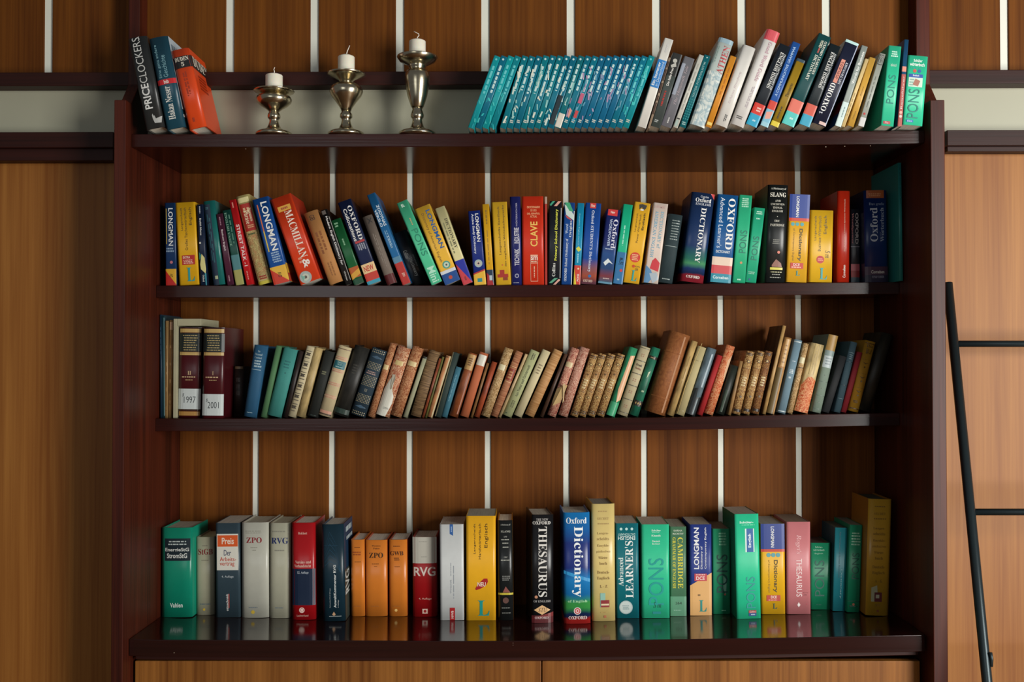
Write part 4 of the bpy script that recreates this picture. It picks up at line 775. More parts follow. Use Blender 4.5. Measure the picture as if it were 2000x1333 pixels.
book(3, 521, 554, 678, 28, '3f8f86', 'c', 'wide plain teal clothbound book on the third shelf', [N(.3, .17, .75, .3, 3, '2a6c6c', 'h', 'S', .4), D(.55, .36, .05, '2a5c5c')])
book(3, 552.5, 583.5, 685, 9, '2a1f1c', 'o', 'slim dark brown book in the shadow right of the teal one')
book(3, 561.5, 599, 675.4, 15.6, 'cbbd98', 'c', 'cream book with a chain of dark ornamental stamps down its spine', [q for v in (.06, .21, .36, .51, .66, .81) for q in (F(.12, v, .88, v+.008, '4c4438'), X(.12, v+.02, .88, v+.075, 2, 2, '3a332a'), D(.5, v+.048, .2, '4a4236'), N(.15, v+.09, .85, v+.11, 1, '5c5446'))])
book(3, 579, 614.5, 678, 15.6, 'c2a872', 'o', 'plain straw coloured rounded book beside the ornamented cream one')
book(3, 600, 634, 684, 19.5, '20231f', 'c', 'black clothbound book left of the cream book with red bands', [N(.3, .3, .75, .36, 2, '7c7c60'), N(.2, .97, .9, .985, 1, '33403a')])
book(3, 621, 661.5, 673.7, 25.5, 'cfbd94', 'c', 'cream book with soft red bands and a teal title label', [F(0, .035, 1, .045, '6a4a34')]+[F(.05, v, .95, v+.04, 'c8927a') for v in (.15, .33, .52, .70, .92)]+[F(.05, .21, .95, .32, '2c6a72'), T('Daniel', .3, .22, .7, .24, 'a8c8c4', 'h', 'S'), T('Wolf', .32, .25, .68, .27, 'a8c8c4', 'h', 'S'), N(.2, .285, .8, .305, 1, 'a8c8c4'), F(0, .965, 1, .98, '4a342a')], bands=([.17, .35, .54, .72], .0012))
book(3, 649.5, 693, 673.5, 30, '262521', 'o', 'thick plain black leather book on the third shelf', [N(.3, .25, .7, .4, 4, '3a3730'), F(0, .9, 1, .97, '22352c')])
book(3, 684, 727, 678, 29.5, '1f3340', 'c', 'navy book with gold lattice panels between plain blue bands', [X(.05, .01, .95, .07, 7, 2, 'a89c7c'), X(.03, .20, .97, .31, 9, 5, 'b0a27e'), X(.03, .40, .97, .56, 9, 7, 'b0a27e'), X(.03, .68, .97, .81, 9, 6, 'b0a27e'), X(.05, .93, .95, .99, 7, 2, 'a89c7c'), N(.15, .33, .85, .385, 2, 'a88c84'), T('III', .4, .60, .6, .64, '8c8c80', 'h', 'S'), G([(.1, .13), (.5, .1), (.9, .13), (.5, .145)], '3a5468'), G([(.1, .87), (.5, .84), (.9, .87), (.5, .885)], '3a5468')])
MA = M_marble('8a4a26', 'c89468', 'a8643a', 150); MB2 = M_marble('a85c38', 'd8ae88', '8c3c28', 150); MC_ = M_marble('8c6a3c', 'd0b080', 'a87c4c', 150); MD = M_marble('94443a', 'd4a488', 'b87c64', 150); ME = M_marble('94503c', 'd0a48c', 'c08c78', 150); MO = M_marble('b0451c', 'dca070', 'c86a3c', 150)
book(3, 717.5, 762, 669.6, 13.2, 'a86a44', 'o', 'slim brown marbled book with small cream label, left of the torn one', [F(.1, .29, .85, .355, 'd8c088')], mat=MA)
def torn(g, pts, col, lab):
    W_, H_, pf_ = g['W'], g['H'], g['prof']; vs, fs = [], []
    for u_, v_, o_ in pts: vs.append(((u_-.5)*W_, pf_((u_-.5)*W_)-o_, H_*(1-v_)))
    n_ = len(vs); vs += [(x, y+.0003, z) for x, y, z in vs]
    fs = [tuple(range(n_)), tuple(range(2*n_-1, n_-1, -1))]+[(i, i+n_, (i+1) % n_+n_, (i+1) % n_) for i in range(n_)]
    o = mesh_obj('torn_paper', vs, fs, M_print(col, .8), g['root']); o['label'] = lab
def flaps(g):
    torn(g, [(.28, .41, .0008), (.5, .40, .003), (.62, .46, .006), (.48, .6, .003), (.46, .62, .002)], 'e0dac4', 'loose flap of pale paper')
    torn(g, [(.4, .44, .0015), (.5, .42, .002), (.56, .6, .0025), (.5, .62, .001)], 'cfc6aa', 'loose flap of pale paper')
book(3, 734, 777, 674.5, 26.5, 'a86a44', 'o', 'marbled brown book with a torn spine showing white lining', [F(.2, .2, .8, .265, 'd0b87c'), G([(.0, .62), (.35, .42), (.5, .40), (.62, .62), (.85, .7), (.9, .8), (.7, 1), (0, 1)], 'd2cfc0'), N(.35, .87, .8, .9, 2, '8c8c84')], mat=MB2, after=flaps)
book(3, 762.5, 806, 675.4, 21.5, 'a86a44', 'o', 'marbled brown book with cream label, right of the torn one', [F(.05, .21, .85, .275, 'd8c08c')], mat=MA)
book(3, 787, 826.5, 696, 9.2, 'a3a283', 'c', 'slim greenish cream book with black head, before the ribbed brown one', [F(0, 0, 1, .03, '23241c')])
book(3, 800, 837, 683, 23, '7a5a3c', 'c', 'brown book with ribbed woven cloth spine', [], mat=M_ribbed('4f3822', '94744e'))
book(3, 823.5, 857.5, 700, 5.2, '8a4428', 'o', 'very thin reddish brown booklet right of the ribbed brown book')
book(3, 829.5, 863.5, 697, 4.6, '6c6a38', 'o', 'very thin olive booklet beside the salmon one')
book(3, 834, 871, 694, 10.5, 'c98a5c', 'o', 'thin salmon book with tattered top edge', [F(.75, 0, 1, 1, 'b8a880'), N(.1, .0, .6, .04, 1, '7a5a3c')])
book(3, 849, 884.5, 687.8, 13.2, '2c3c38', 'c', 'slim dark green-grey book beside the salmon tattered one', [F(.0, .0, .18, 1, '9c9474')])
book(3, 861.5, 890, 716, 11.8, '3c7284', 'c', 'short blue-grey clothbound book, lowest of its group', [N(.35, .15, .6, .7, 1, '6c9cac', 'u', 'S', .6)])
book(3, 877, 915.5, 688, 17.5, '8c4a26', 'o', 'brown leather book with tan title label at its head', [F(.03, .02, .97, .26, 'b89058'), N(.25, .07, .75, .2, 4, '5c3c20'), F(.78, .3, .92, .95, 'a06a54')])
book(3, 898.5, 937, 687, 17, 'b8633c', 'c', 'salmon clothbound book with white label at its head', [F(.03, .035, .97, .2, 'd8d4c4')])
book(3, 918.6, 950.5, 709, 5, '8a6238', 'o', 'very thin tan booklet between two orange-brown books')
book(3, 926, 961, 706, 10.5, '9c4626', 'o', 'slim short orange-brown book beside the tan booklet')
book(3, 939.5, 986, 678, 17.5, 'c8a468', 'o', 'yellowish marbled book with pale label, leaning right', [F(.05, .24, .8, .32, 'd8cca4')], mat=MC_)
book(3, 958.5, 1008, 684.5, 15, 'a8603c', 'o', 'red-brown ribbed leather book with darker title field', [F(.05, .27, .95, .44, '8c3a24'), N(.2, .3, .8, .42, 3, 'c08c5c'), F(.05, .23, .95, .24, 'd0a478'), F(.05, .46, .95, .47, 'd0a478')], mat=M_ribbed('8c4c30', 'c08860', 300))
book(3, 973, 1025.5, 691, 6, 'c0a478', 'o', 'very thin cream booklet beside the pale green book')
book(3, 981.5, 1037, 682, 18.6, 'a9ac7c', 'c', 'pale green clothbound book with dark upward title', [N(.35, .04, .75, .14, 2, '4c4c34', 'u'), T('Aus Natur und Geisteswelt', .4, .22, .7, .70, '4c5038', 'u', 'S'), N(.35, .76, .75, .88, 2, '5c5c3c', 'u'), F(.2, .955, .4, .965, '33402c')])
book(3, 1003.8, 1060.5, 682, 16.2, 'cbbd94', 'c', 'cream clothbound book with small grey title, right of the pale green one', [N(.3, .2, .85, .36, 4, '8c7c5c', 'h', 'S', .45)])
book(3, 1025.5, 1082.5, 681, 18.5, 'b98a54', 'o', 'golden tan book with fine ribbed spine', [], mat=M_ribbed('a4713e', 'c89a66', 260))
book(3, 1055, 1102.5, 691, 6.5, '4c3426', 'o', 'thin dark brown book in the gap before the red marbled pair')
def wrap(g):
    torn(g, [(.0, .62, .001), (.5, .55, .004), (1.05, .52, .005), (1.0, .66, .006), (.9, .78, .004), (.2, .86, .002), (.0, .8, .001)], 'b89a68', 'torn strip of brown paper')
    torn(g, [(.45, .52, .008), (.75, .52, .009), (1.25, .74, .007), (1.2, .78, .007), (1.0, .7, .008)], 'cdb184', 'torn strip of brown paper')
book(3, 1069.5, 1116.5, 678, 16.6, 'b07054', 'o', 'red marbled book with torn paper wrapped around its lower spine', [F(.05, .21, .85, .28, 'd0bc90')], mat=MD, after=wrap)
book(3, 1091, 1134.5, 677, 18.4, 'b88470', 'o', 'pinkish marbled book with frayed top, right of the torn one', [], mat=ME)
gm = M_marble('7c5028', 'c8a468', '94683a', 150)
for i, (bl, tl, lab) in enumerate(((1114.5, 1154.5, 'first'), (1129, 1170, 'second'), (1147, 1188, 'third'), (1165, 1206.5, 'fourth'))):
    book(3, bl, tl, 689.6, 15.6, '9c6c3c', 'o', lab+' of four matching gilt brown volumes in the middle of the third shelf',
      [F(.05, .03, .95, .045, '3c2814'), F(.05, .06, .95, .07, '3c2814'), D(.5, .17, .2, '5c4422'), D(.5, .17, .11, 'c8ac6c'), F(.05, .27, .95, .278, '4c3418'), D(.5, .33, .12, '5c4422'), N(.2, .4, .8, .56, 4, 'd8c08c'), F(.05, .6, .95, .608, '4c3418'), D(.5, .7, .16, '5c4422'), D(.5, .7, .09, 'c8ac6c'), F(.05, .92, .95, .93, '2c1c10'), F(.05, .945, .95, .96, '3c2814')],
      mat=gm, bands=([.28, .61], .0012), group='four matching gilt brown volumes')
book(3, 1184.5, 1230, 677, 17, '2f8a60', 'o', 'green book with its spine torn off to a peach strip', [G([(.45, .12), (.95, .1), (1, .75), (.6, .8), (.35, .62)], 'd8a880'), F(0, .8, 1, 1, '3c9a6c')])
book(3, 1206, 1251.5, 674.6, 20.6, 'b9ac88', 'c', 'beige book with black bands and small floral stamps', [F(.02, .02, .98, .03, '6c644c')]+[F(.02, v, .98, v+.012, '5c5440') for v in (.2, .385, .56, .76, .95)]+[X(.3, v, .7, v+.05, 2, 2, '9c6c54') for v in (.1, .46, .63, .84)]+[T('Frank', .2, .25, .8, .285, '5c4c3c', 'h', 'S'), T('Verlag', .2, .3, .8, .34, '8c4c3c', 'h', 'S')])
book(3, 1230, 1274, 677, 17.5, '1f6a50', 'o', 'bright green rounded book with two black and gold bands', [F(0, .125, 1, .17, '20201a'), F(0, .78, 1, .86, '20201a'), N(.2, .14, .8, .16, 1, 'b09464'), X(.1, .79, .9, .85, 3, 1, 'b8985c'), G([(.5, .36), (.7, .34), (.6, .42), (.5, .45)], 'b8c4a0'), N(.4, .62, .7, .66, 1, 'a8bc98')])
book(3, 1262, 1310.5, 645, 41.5, '8e5224', 'o', 'very thick tall brown leather book, largest on the third shelf', [F(.72, .03, .8, .97, 'a87a58')], rr=.013, bands=([.25, .8], .0008), mat=M_marble('7a431c', '9c6030', '8a5028', 60, .3, .7))
book(3, 1304, 1351.5, 665, 12.6, 'b89860', 'o', 'worn tan book leaning on the very thick brown one', [N(.3, .2, .7, .9, 1, '94743c', 'u', 'S', .3)])
def cord(g): tube('cord', [(-.0075, -.0025, .002), (-.009, -.003, g['H']*.4), (-.007, -.0035, g['H']*.8), (-.004, -.004, g['H']*1.04)], .0007, M_print('c8ac6c', .8), g['root'], 8)
book(3, 1320.5, 1364, 675.4, 16.8, 'b5a678', 'c', 'beige book with a loose cord down its left edge', [F(.02, .2, .98, .208, '8a7c50'), F(.02, .93, .98, .94, '8a7c50')], after=cord)
book(3, 1340, 1382.5, 678, 18.8, '5b6c74', 'o', 'blue-grey leather book with peeled black lower half', [G([(0, .62), (.4, .6), (.5, .74), (1, .72), (1, 1), (0, 1)], '23282a'), F(.62, .08, .82, .58, '8c9ca4'), F(.6, .76, .75, .98, '5c6c70')])
book(3, 1362.3, 1401.5, 693, 10.4, 'a01a1c', 'c', 'slim bright red book between the grey-blue and marbled books')
book(3, 1376, 1419.5, 673, 17.6, 'c07850', 'o', 'orange speckled marbled book with worn pale edge, right of slim red one', [G([(.7, .2), (1, .12), (1, .5), (.75, .42)], 'd0a884')], mat=MO)
book(3, 1399.5, 1427.5, 712, 16.5, '20261f', 'o', 'short blackish book with loose brown threads', [F(.3, .5, .6, .95, '2c3c2c')])
book(3, 1421, 1444.8, 705, 7, 'a07a4c', 'o', 'thin tan book before three short gilt brown volumes')
for i, (bl, tl, W, lab, mm) in enumerate(((1430.5, 1459, 16, 'left of three short matching gilt brown volumes on the right', gm), (1450, 1479.8, 14.6, 'middle of three short matching gilt brown volumes on the right', gm), (1468, 1495.5, 15, 'right and darkest of three short matching gilt brown volumes', M_marble('5c3018', 'a07440', '7a4a26', 150)))):
    book(3, bl, tl, 685, W, '8c6034', 'o', lab,
      [F(.05, .03, .95, .045, '2c1c10'), F(.05, .055, .95, .065, '2c1c10'), D(.5, .16, .2, '5c4422'), D(.5, .16, .11, 'c8ac6c'), F(.05, .27, .95, .278, '4c3418'), N(.2, .4, .8, .56, 4, 'd8c08c'), F(.05, .62, .95, .628, '4c3418'), D(.5, .72, .16, '5c4422'), F(.05, .92, .95, .96, '2c1c10')],
      mat=mm, bands=([.28, .62], .0012), group='three matching gilt brown volumes')
book(3, 1489, 1529, 635.7, 7, 'b58f58', 'o', 'tall thin tan board-bound volume rising above its neighbours', [], pg=PO, boards='5c4024')
book(3, 1498.5, 1532.5, 658, 15, 'ac7c48', 'o', 'tan book with dark half spine beside the tall thin volume', [F(.3, .02, .9, .38, 'c09862'), N(.35, .08, .8, .35, 5, '8c6840', 'h', 'S', .3), F(0, .4, .7, 1, '6a5630'), F(.75, .45, .95, 1, 'b08858')])
book(3, 1519, 1552.3, 662.6, 15.8, '6d8794', 'c', 'pale blue-grey book with small silver title', [F(.02, .02, .98, .035, 'a8b4b4'), N(.3, .28, .8, .3, 1, 'a8b8c0'), N(.25, .4, .8, .46, 3, 'c0ccd0'), F(.3, .5, .6, .525, 'b0bcc0'), F(.02, .965, .98, .98, 'a8b4b4')])
book(3, 1537.5, 1569.8, 670, 11, '94744c', 'o', 'slim brown mottled book with cream label', [F(.05, .2, .95, .285, 'd0c49c'), F(.05, .34, .95, .35, '3c2c1c')], mat=MC_)
book(3, 1553, 1585.5, 669, 26.5, 'c8b07c', 'o', 'book with bare cream spine above and orange marbled paper below', [G([(0, .62), (.35, .49), (.6, .48), (1, .52), (1, 1), (0, 1)], MO), N(.1, .03, .9, .42, 1, 'a8905c', 'u', 'S', .06), F(.3, .0, .34, .45, 'a8905c'), F(.66, .0, .7, .45, 'b09864')], pg=PO)
book(3, 1585.5, 1620, 653, 18.6, '7f9080', 'c', 'grey-green book with tan head and pale label, tall on the right of the third shelf', [F(0, 0, 1, .2, 'b08a4c'), F(0, .2, 1, .27, '8a9c98'), F(.03, .27, .97, .42, 'bcc8c8'), N(.2, .285, .85, .39, 3, '8c989c', 'h', 'S', .5)]+[F(.02, v, .98, v+.005, '5c6c60') for v in (.6, .78, .95)]+[D(.5, v, .06, '5c6458') for v in (.52, .69, .87)])
book(3, 1606, 1640.5, 694, 16, '26282a', 'c', 'short black clothbound book right of the grey-green one')
book(3, 1627, 1660.5, 667, 15.2, '3c5660', 'c', 'slate blue book with faint gilt lines near the right end of the third shelf', [F(.1, .15, .9, .155, '7c98a0'), N(.25, .17, .8, .25, 3, '7c98a0', 'h', 'S', .3), F(.1, .28, .9, .285, '1c2c34'), F(.1, .61, .9, .615, '1c2c34'), F(.1, .8, .9, .805, '5c7880')])
book(3, 1642.8, 1674.8, 687, 11, '8c1a24', 'c', 'slim crimson book left of the mustard yellow one')
book(3, 1657, 1691, 664.4, 21, 'b8861c', 'c', 'mustard yellow book with black ornaments near the right end of third shelf', [T('Thür', .2, .05, .85, .09, '4c3408', 'h', 'S'), T('Bül', .25, .11, .8, .18, '4c3408', 'h', 'S'), F(.05, .03, .95, .04, '5c3c10'), F(.05, .95, .95, .965, '5c3c10')]+[q for v in (.3, .5, .7) for q in (N(.1, v-.04, .9, v-.035, 1, '5c4010'), G([(.2, v), (.5, v+.03), (.8, v), (.5, v+.015)], '5c4010'), D(.5, v+.07, .08, '5c4010'))]+[N(.2, .84, .7, .88, 2, '5c4010')])
book(3, 1679, 1724, 648.7, 23, '2e2a20', 'o', 'large dark olive brown book in deep shade, rightmost on the third shelf')

# ================================================================== ROW 4, on the desk
book(4, 315, 315, 1031.7, 60, '12876b', 'h', 'wide sea green law book with black title box, leftmost on the bottom shelf', [F(.1, .12, .94, .37, '13242c'), N(.2, .14, .82, .2, 2, 'b8c4c0', 'h', 'S', .45), T('EnergieStG', .12, .225, .90, .275, 'd8dcd6', 'h', 'b'), T('StromStG', .18, .285, .84, .34, 'd8dcd6', 'h', 'b'), T('Vahlen', .28, .84, .7, .89, 'd4e4dc', 'h', 'b')], yb=1207, pg='b9b6a4', boards='13987a')
book(4, 382.5, 382, 1050, 36, 'a9a48c', 'h', 'greyish cream law book with dark red title, set back beside the sea green one', [N(.35, .1, .7, .12, 1, '7c7868'), T('StGB', .14, .15, .92, .225, '7c1c20', 'h', 'S'), N(.3, .29, .7, .305, 1, '7c7868'), N(.2, .85, .8, .87, 1, '506470'), D(.45, .93, .07, 'c8a83c')], yb=1202.4, pg=PC)
book(4, 422, 421, 1022.5, 47, '35464f', 'p', 'slate grey paperback with orange and white label', [F(.04, .115, .94, .50, 'dcd9cc'), F(.07, .13, .92, .25, 'd85a24'), T('Preis', .25, .155, .76, .225, 'f0dcc8', 'h', 'b'), T('Der', .34, .285, .64, .345, '23345c', 'h', 's'), T('Arbeits-', .17, .36, .85, .405, 'c8442c', 'h', 's'), T('vertrag', .17, .415, .78, .465, 'c8442c', 'h', 's'), T('4. Auflage', .24, .555, .74, .585, 'c4ccd0', 'h', 's'), T('ottoschmidt', .42, .75, .52, .93, 'd8d8d4', 'u', 'b'), F(.53, .75, .56, .9, 'b83428')], yb=1207.4, pg='c9c6b8')
book(4, 472, 471.4, 1021.5, 52.5, 'bdbcae', 'h', 'wide off-white law book with dark red capitals on the bottom shelf', [N(.14, .08, .82, .12, 2, '8c8a7c', 'h', 'S', .3), T('ZPO', .18, .155, .76, .215, '8a1c26', 'h', 'S'), N(.32, .255, .62, .27, 1, '9c9a8c'), N(.4, .285, .55, .297, 1, '9c9a8c'), N(.25, .885, .6, .9, 1, '6c7880'), D(.42, .94, .07, 'c8aa3c')], yb=1208, pg='b9b8a4')
book(4, 526.5, 527, 1022, 40, 'b4b29c', 'h', 'off-white law book with navy blue capitals', [N(.1, .08, .9, .1, 1, '8c8a7c'), T('RVG', .07, .155, .9, .22, '1c2c64', 'h', 'S'), N(.2, .28, .75, .3, 1, '8c8a7c'), N(.25, .885, .7, .9, 1, '6c7880')], yb=1208.5, pg='b4b29a')
book(4, 570.5, 569.6, 1022, 45.5, 'a9141a', 'h', 'glossy red and navy law book, first red one on the bottom shelf', [F(0, .475, 1, .85, '10213a'), T('Reichert', .28, .095, .66, .12, 'e8b8a8', 'h', 'S'), T('Vereins- und', .14, .39, .82, .42, 'ecc0b0', 'h', 'S'), T('Verbandsrecht', .1, .43, .82, .46, 'ecc0b0', 'h', 'S'), T('12. Auflage', .22, .50, .72, .53, 'b8c0c8', 'h', 'S'), D(.42, .9, .12, 'e8c8bc'), D(.42, .9, .08, 'a9141a'), F(.36, .885, .48, .915, 'e8c8bc'), T('Luchterhand', .2, .945, .7, .965, 'e8b8a8', 'h')], yb=1212, boards='a9141a')
book(4, 631, 628, 1025, 43, '18303c', 'h', 'dark blue attorney commentary with fine circular lines and visible right cover', [N(.06, .02, .8, .42, 1, '20445a', 'h', 'S', .01)]+[G([(.1, .5-.035*k), (.35, .5-.06*k), (.6, .5-.045*k), (.85, .5-.0*k), (.85, .505-.0*k), (.6, .504-.045*k), (.35, .504-.06*k), (.1, .504-.035*k)], '24506a') for k in range(2, 8)]+[T('AnwaltKommentar RVG', .50, .42, .62, .86, 'd8dcd8', 'u', 'b'), T('Schneider/Wolf (Hrsg.)', .3, .66, .37, .86, 'a8b0b0', 'u'), T('4. Auflage', .68, .78, .74, .86, 'c8ccc8', 'u'), G([(.42, .93), (.5, .9), (.58, .93), (.5, .945)], 'c8a07c'), F(.28, .945, .84, .95, 'a8b0b0'),
    F(0, .48, 1, 1, '3c4640', 'R'), N(.1, .03, .9, .12, 1, 'b8c8cc', 'h', 'R'), N(.2, .14, .9, .2, 1, 'b8c8cc', 'h', 'R'), T('RVG', .02, .5, .5, .74, 'c4ccc8', 'u', 'b', 'R')], yb=1215, boards='1d3c58', pg='c9c6b8')
OR = 'd87c2c'
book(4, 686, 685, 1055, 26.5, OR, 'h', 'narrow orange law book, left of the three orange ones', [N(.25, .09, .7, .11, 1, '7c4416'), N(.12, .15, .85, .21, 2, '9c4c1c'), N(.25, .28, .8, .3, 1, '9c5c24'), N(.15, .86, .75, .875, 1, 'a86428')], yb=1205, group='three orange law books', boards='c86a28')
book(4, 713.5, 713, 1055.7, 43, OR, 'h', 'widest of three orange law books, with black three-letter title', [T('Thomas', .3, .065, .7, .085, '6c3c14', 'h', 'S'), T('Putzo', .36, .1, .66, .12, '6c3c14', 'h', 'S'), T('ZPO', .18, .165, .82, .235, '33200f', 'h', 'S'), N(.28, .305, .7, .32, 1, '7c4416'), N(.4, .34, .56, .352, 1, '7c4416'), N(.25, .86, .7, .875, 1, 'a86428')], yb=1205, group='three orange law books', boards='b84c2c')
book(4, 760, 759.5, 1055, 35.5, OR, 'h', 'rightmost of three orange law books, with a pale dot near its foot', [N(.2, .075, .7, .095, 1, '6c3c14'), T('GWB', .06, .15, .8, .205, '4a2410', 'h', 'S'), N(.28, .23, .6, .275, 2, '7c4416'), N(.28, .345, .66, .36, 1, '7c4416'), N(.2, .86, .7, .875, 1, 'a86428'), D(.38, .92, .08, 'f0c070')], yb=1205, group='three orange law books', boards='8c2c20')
book(4, 806, 805, 1050, 47.5, '971417', 'h', 'short law book, white above and dark red below with white capitals', [F(0, 0, 1, .33, 'b9b5a8'), N(.25, .05, .65, .065, 1, '98948a'), N(.35, .24, .65, .255, 1, '98948a'), T('RVG', .05, .375, .95, .49, 'd8c8bc', 'h', 'b'), T('4. Auflage', .25, .76, .78, .79, 'dca898', 'h', 's'), F(.4, .9, .62, .96, 'd8b8a8'), D(.51, .93, .06, '971417')], yb=1206, pg='c4bfb0')
book(4, 860, 858.6, 1025, 46.5, 'd0d2d0', 'p', 'tall white paperback with blue tab at top and red tag at foot', [F(.42, 0, .56, .1, '2c5c9c'), G([(.42, .1), (.56, .1), (.56, .12)], '2c5c9c'), N(.46, .02, .52, .09, 1, 'a8c0dc', 'u'), T('Wirtschaft', .42, .58, .48, .72, '8c949c', 'u'), N(.55, .4, .6, .85, 1, '98a0a8', 'u', 'S', .5), N(.44, .4, .48, .55, 1, '98a0a8', 'u', 'S', .5), F(.4, .87, .62, 1.0, 'a8181c'), T('NWB', .46, .9, .56, .98, 'ecd0c8', 'u', 'b')], yb=1212.7, pg='b4a898')
book(4, 910.5, 910, 1008.5, 58, 'eeb022', 'p', 'wide bright yellow handbook dictionary with red oval badge, bottom shelf centre', [T('Langenscheidt', .25, .075, .335, .365, '4a3c1c', 'u'), T('Handwörterbuch', .42, .075, .505, .415, '4a3c1c', 'u'), T('Englisch', .62, .075, .76, .305, '3a2c10', 'u'), G([(.3, .70), (.38, .66), (.6, .6), (.72, .6), (.74, .63), (.66, .67), (.46, .70), (.34, .71)], 'a81f20'), T('NEU', .38, .635, .66, .675, 'f0dcc8', 'h', 'b'), T('L', .40, .81, .79, .955, '128f88', 'h', 'S')], yb=1213, pg='a9a694')
book(4, 973.5, 971.5, 1017.4, 29.5, '1c1e1e', 'h', 'black slang dictionary with small white text on the bottom shelf', [T('A Dictionary of', .2, .035, .85, .055, 'a8a8a0', 'h', 'S'), T('SLANG', .22, .1, .85, .12, 'b8b8ac', 'h', 'S'), T('AND', .4, .155, .62, .17, 'a8a8a0', 'h', 'S'), N(.2, .185, .88, .2, 1, 'b8b8ac'), N(.3, .22, .78, .235, 1, 'b8b8ac'), N(.3, .26, .8, .275, 1, 'b8b8ac'), T('ERIC', .4, .36, .65, .375, 'a8a8a0', 'h', 'S'), N(.18, .39, .9, .405, 1, 'b8b8ac'), N(.25, .55, .8, .605, 3, '7c7c78'), G([(.3, .72), (.5, .66), (.7, .7), (.8, .72)], '8c5048'), F(0, .725, 1, .745, 'c8b83c'), D(.5, .8, .2, '64443c'), N(.2, .87, .85, .88, 1, 'a8a8a0'), N(.2, .92, .85, .93, 1, 'a8a8a0')], yb=1213, boards='c8862c')
book(4, 1038.4, 1038.4, 1006, 43, '1a1a1c', 'h', 'black thesaurus with tall white serif title and a pale diamond', [T('THE NEW', .2, .035, .75, .055, 'a8a4a0', 'h', 'S'), T('OXFORD', .04, .06, .86, .09, 'dcd8d0', 'h', 'S'), T('THESAURUS', .30, .11, .70, .76, 'dcd8d0', 'd', 'S'), D(.2, .76, .07, 'c88c6c'), T('OF ENGLISH', .08, .79, .86, .81, 'a8a4a0', 'h', 'S'), G([(.1, .88), (.47, .835), (.86, .88), (.47, .925)], 'dcb07c'), T('STU', .3, .86, .7, .9, '2a2018', 'h', 'I'), F(0, .93, 1, 1, '5c1c20'), G([(0, .96), (.4, .93), (1, .9), (1, .94)], '7c2828'), T('OXFORD', .14, .94, .76, .962, 'dcc8c4', 'h', 'S')], yb=1218, yaw=6, pg='c0baa8')
book(4, 1102, 1100, 1002, 52, '1b6cac', 'h', 'bright blue dictionary with green glow and red foot, white downward title', [G([(0, .52), (1, .6), (1, .63), (0, .55)], '2f94cc'), T('Oxford', .1, .045, .88, .10, 'e8ecec', 'h', 'S'), T('Dictionary', .30, .125, .74, .76, 'ecf0f0', 'd', 'S'), T('of English', .14, .785, .88, .815, 'a8dca8', 'h', 'S'), D(.5, .885, .14, 'dcd4d0'), D(.5, .885, .11, 'b83438'), D(.5, .885, .07, 'e8d8d0'), D(.5, .885, .04, 'b83438'), T('OXFORD', .16, .93, .86, .96, 'ecdcd4', 'h', 'S')], yb=1219.7, yaw=2, pg='bcb8a8', mat=M_grad([(0, '1b78b8'), (.14, '1c64a8'), (.28, '1d2f74'), (.5, '1d2f74'), (.6, '1f7cbc'), (.74, '1b6ca8'), (.81, '3f9c4c'), (.86, '3f9c4c'), (.91, '1c2c54'), (.93, '1c2c54'), (.95, 'b82c28')]))
PART_L = lambda c, l2: [N(.25, .055, .72, .072, 1, c), T('SECRET', .24, .115, .74, .135, c, 'h', 'S'), N(.22, .16, .8, .178, 1, c), T('Langen-', .22, .24, .74, .265, c, 'h', 'S'), T('scheidts', .22, .285, .74, .31, c, 'h', 'S'), T('Enzyklo-', .22, .345, .76, .37, c, 'h', 'S'), T('pädisches', .2, .395, .8, .42, c, 'h', 's'), T('Wörter-', .28, .445, .7, .47, c, 'h', 'S'), T('buch', .32, .495, .66, .52, c, 'h', 'S'), T('Deutsch-', .22, .57, .76, .595, c, 'h', 'S'), T('Englisch', .22, .62, .76, .65, c, 'h', 'S'), T(l2, .34, .69, .66, .715, c, 'h', 'S')]
book(4, 1157, 1155.3, 985, 45.5, 'dcc37c', 'h', 'tall pale cream encyclopedic dictionary with thin centred lines, centre of bottom shelf', PART_L('a88c54', 'L - Z')+[F(.34, .76, .56, .88, '8cb8a8'), F(.36, .82, .74, .88, '8a2428'), F(.38, .85, .72, .865, 'dcc8a0'), N(.35, .92, .65, .93, 1, 'c0a060'), F(.5, .95, .6, .97, 'b86c4c')], yb=1215, yaw=3, boards='c08c2c', pg='8c887c')
book(4, 1204, 1202, 1023, 44.5, '146e78', 'p', 'teal learner dictionary with upward white title and round pale seal', [D(.24, .06, .06, 'b8dcd8'), D(.48, .06, .06, 'b8dcd8'), D(.72, .06, .06, 'b8dcd8'), T('DICTIONARY', .1, .105, .86, .13, 'a8d0cc', 'f', 'b'), T('ENGLISH', .1, .135, .86, .175, 'd8e8e4', 'f', 'b'), T("LEARNER'S", .40, .185, .76, .785, 'e8ece8', 'u', 'S'), T('Advanced', .10, .36, .32, .66, 'd8e8e4', 'u', 'S'), D(.42, .885, .3, 'a8bcbc'), D(.42, .885, .26, 'c4d0cc'), N(.26, .86, .58, .91, 3, '8ca4a4')], yb=1209, pg='b0aca0')
book(4, 1254, 1252.8, 1025, 54, '34c493', 'p', 'wide mint green dictionary with large dotted title, bottom shelf', [T('Schüler', .36, .055, .7, .075, 'd8f0e0', 'h', 'b'), N(.36, .085, .7, .09, 1, 'd8f0e0'), T('Klassik', .36, .11, .7, .13, 'd8f0e0', 'h', 'b'), T('Deutsch', .38, .17, .66, .19, 'd8f0e0', 'h', 'b'), T('Englisch', .38, .2, .66, .22, 'd8f0e0', 'h', 'b'), PONS(.36, .86, .24, .80, '1a9a90'), T('S m', .42, .83, .7, .89, '1c5048', 'h', 'I'), F(.38, .93, .68, .955, '1f8c8c')], yb=1209, pg='b4a898')
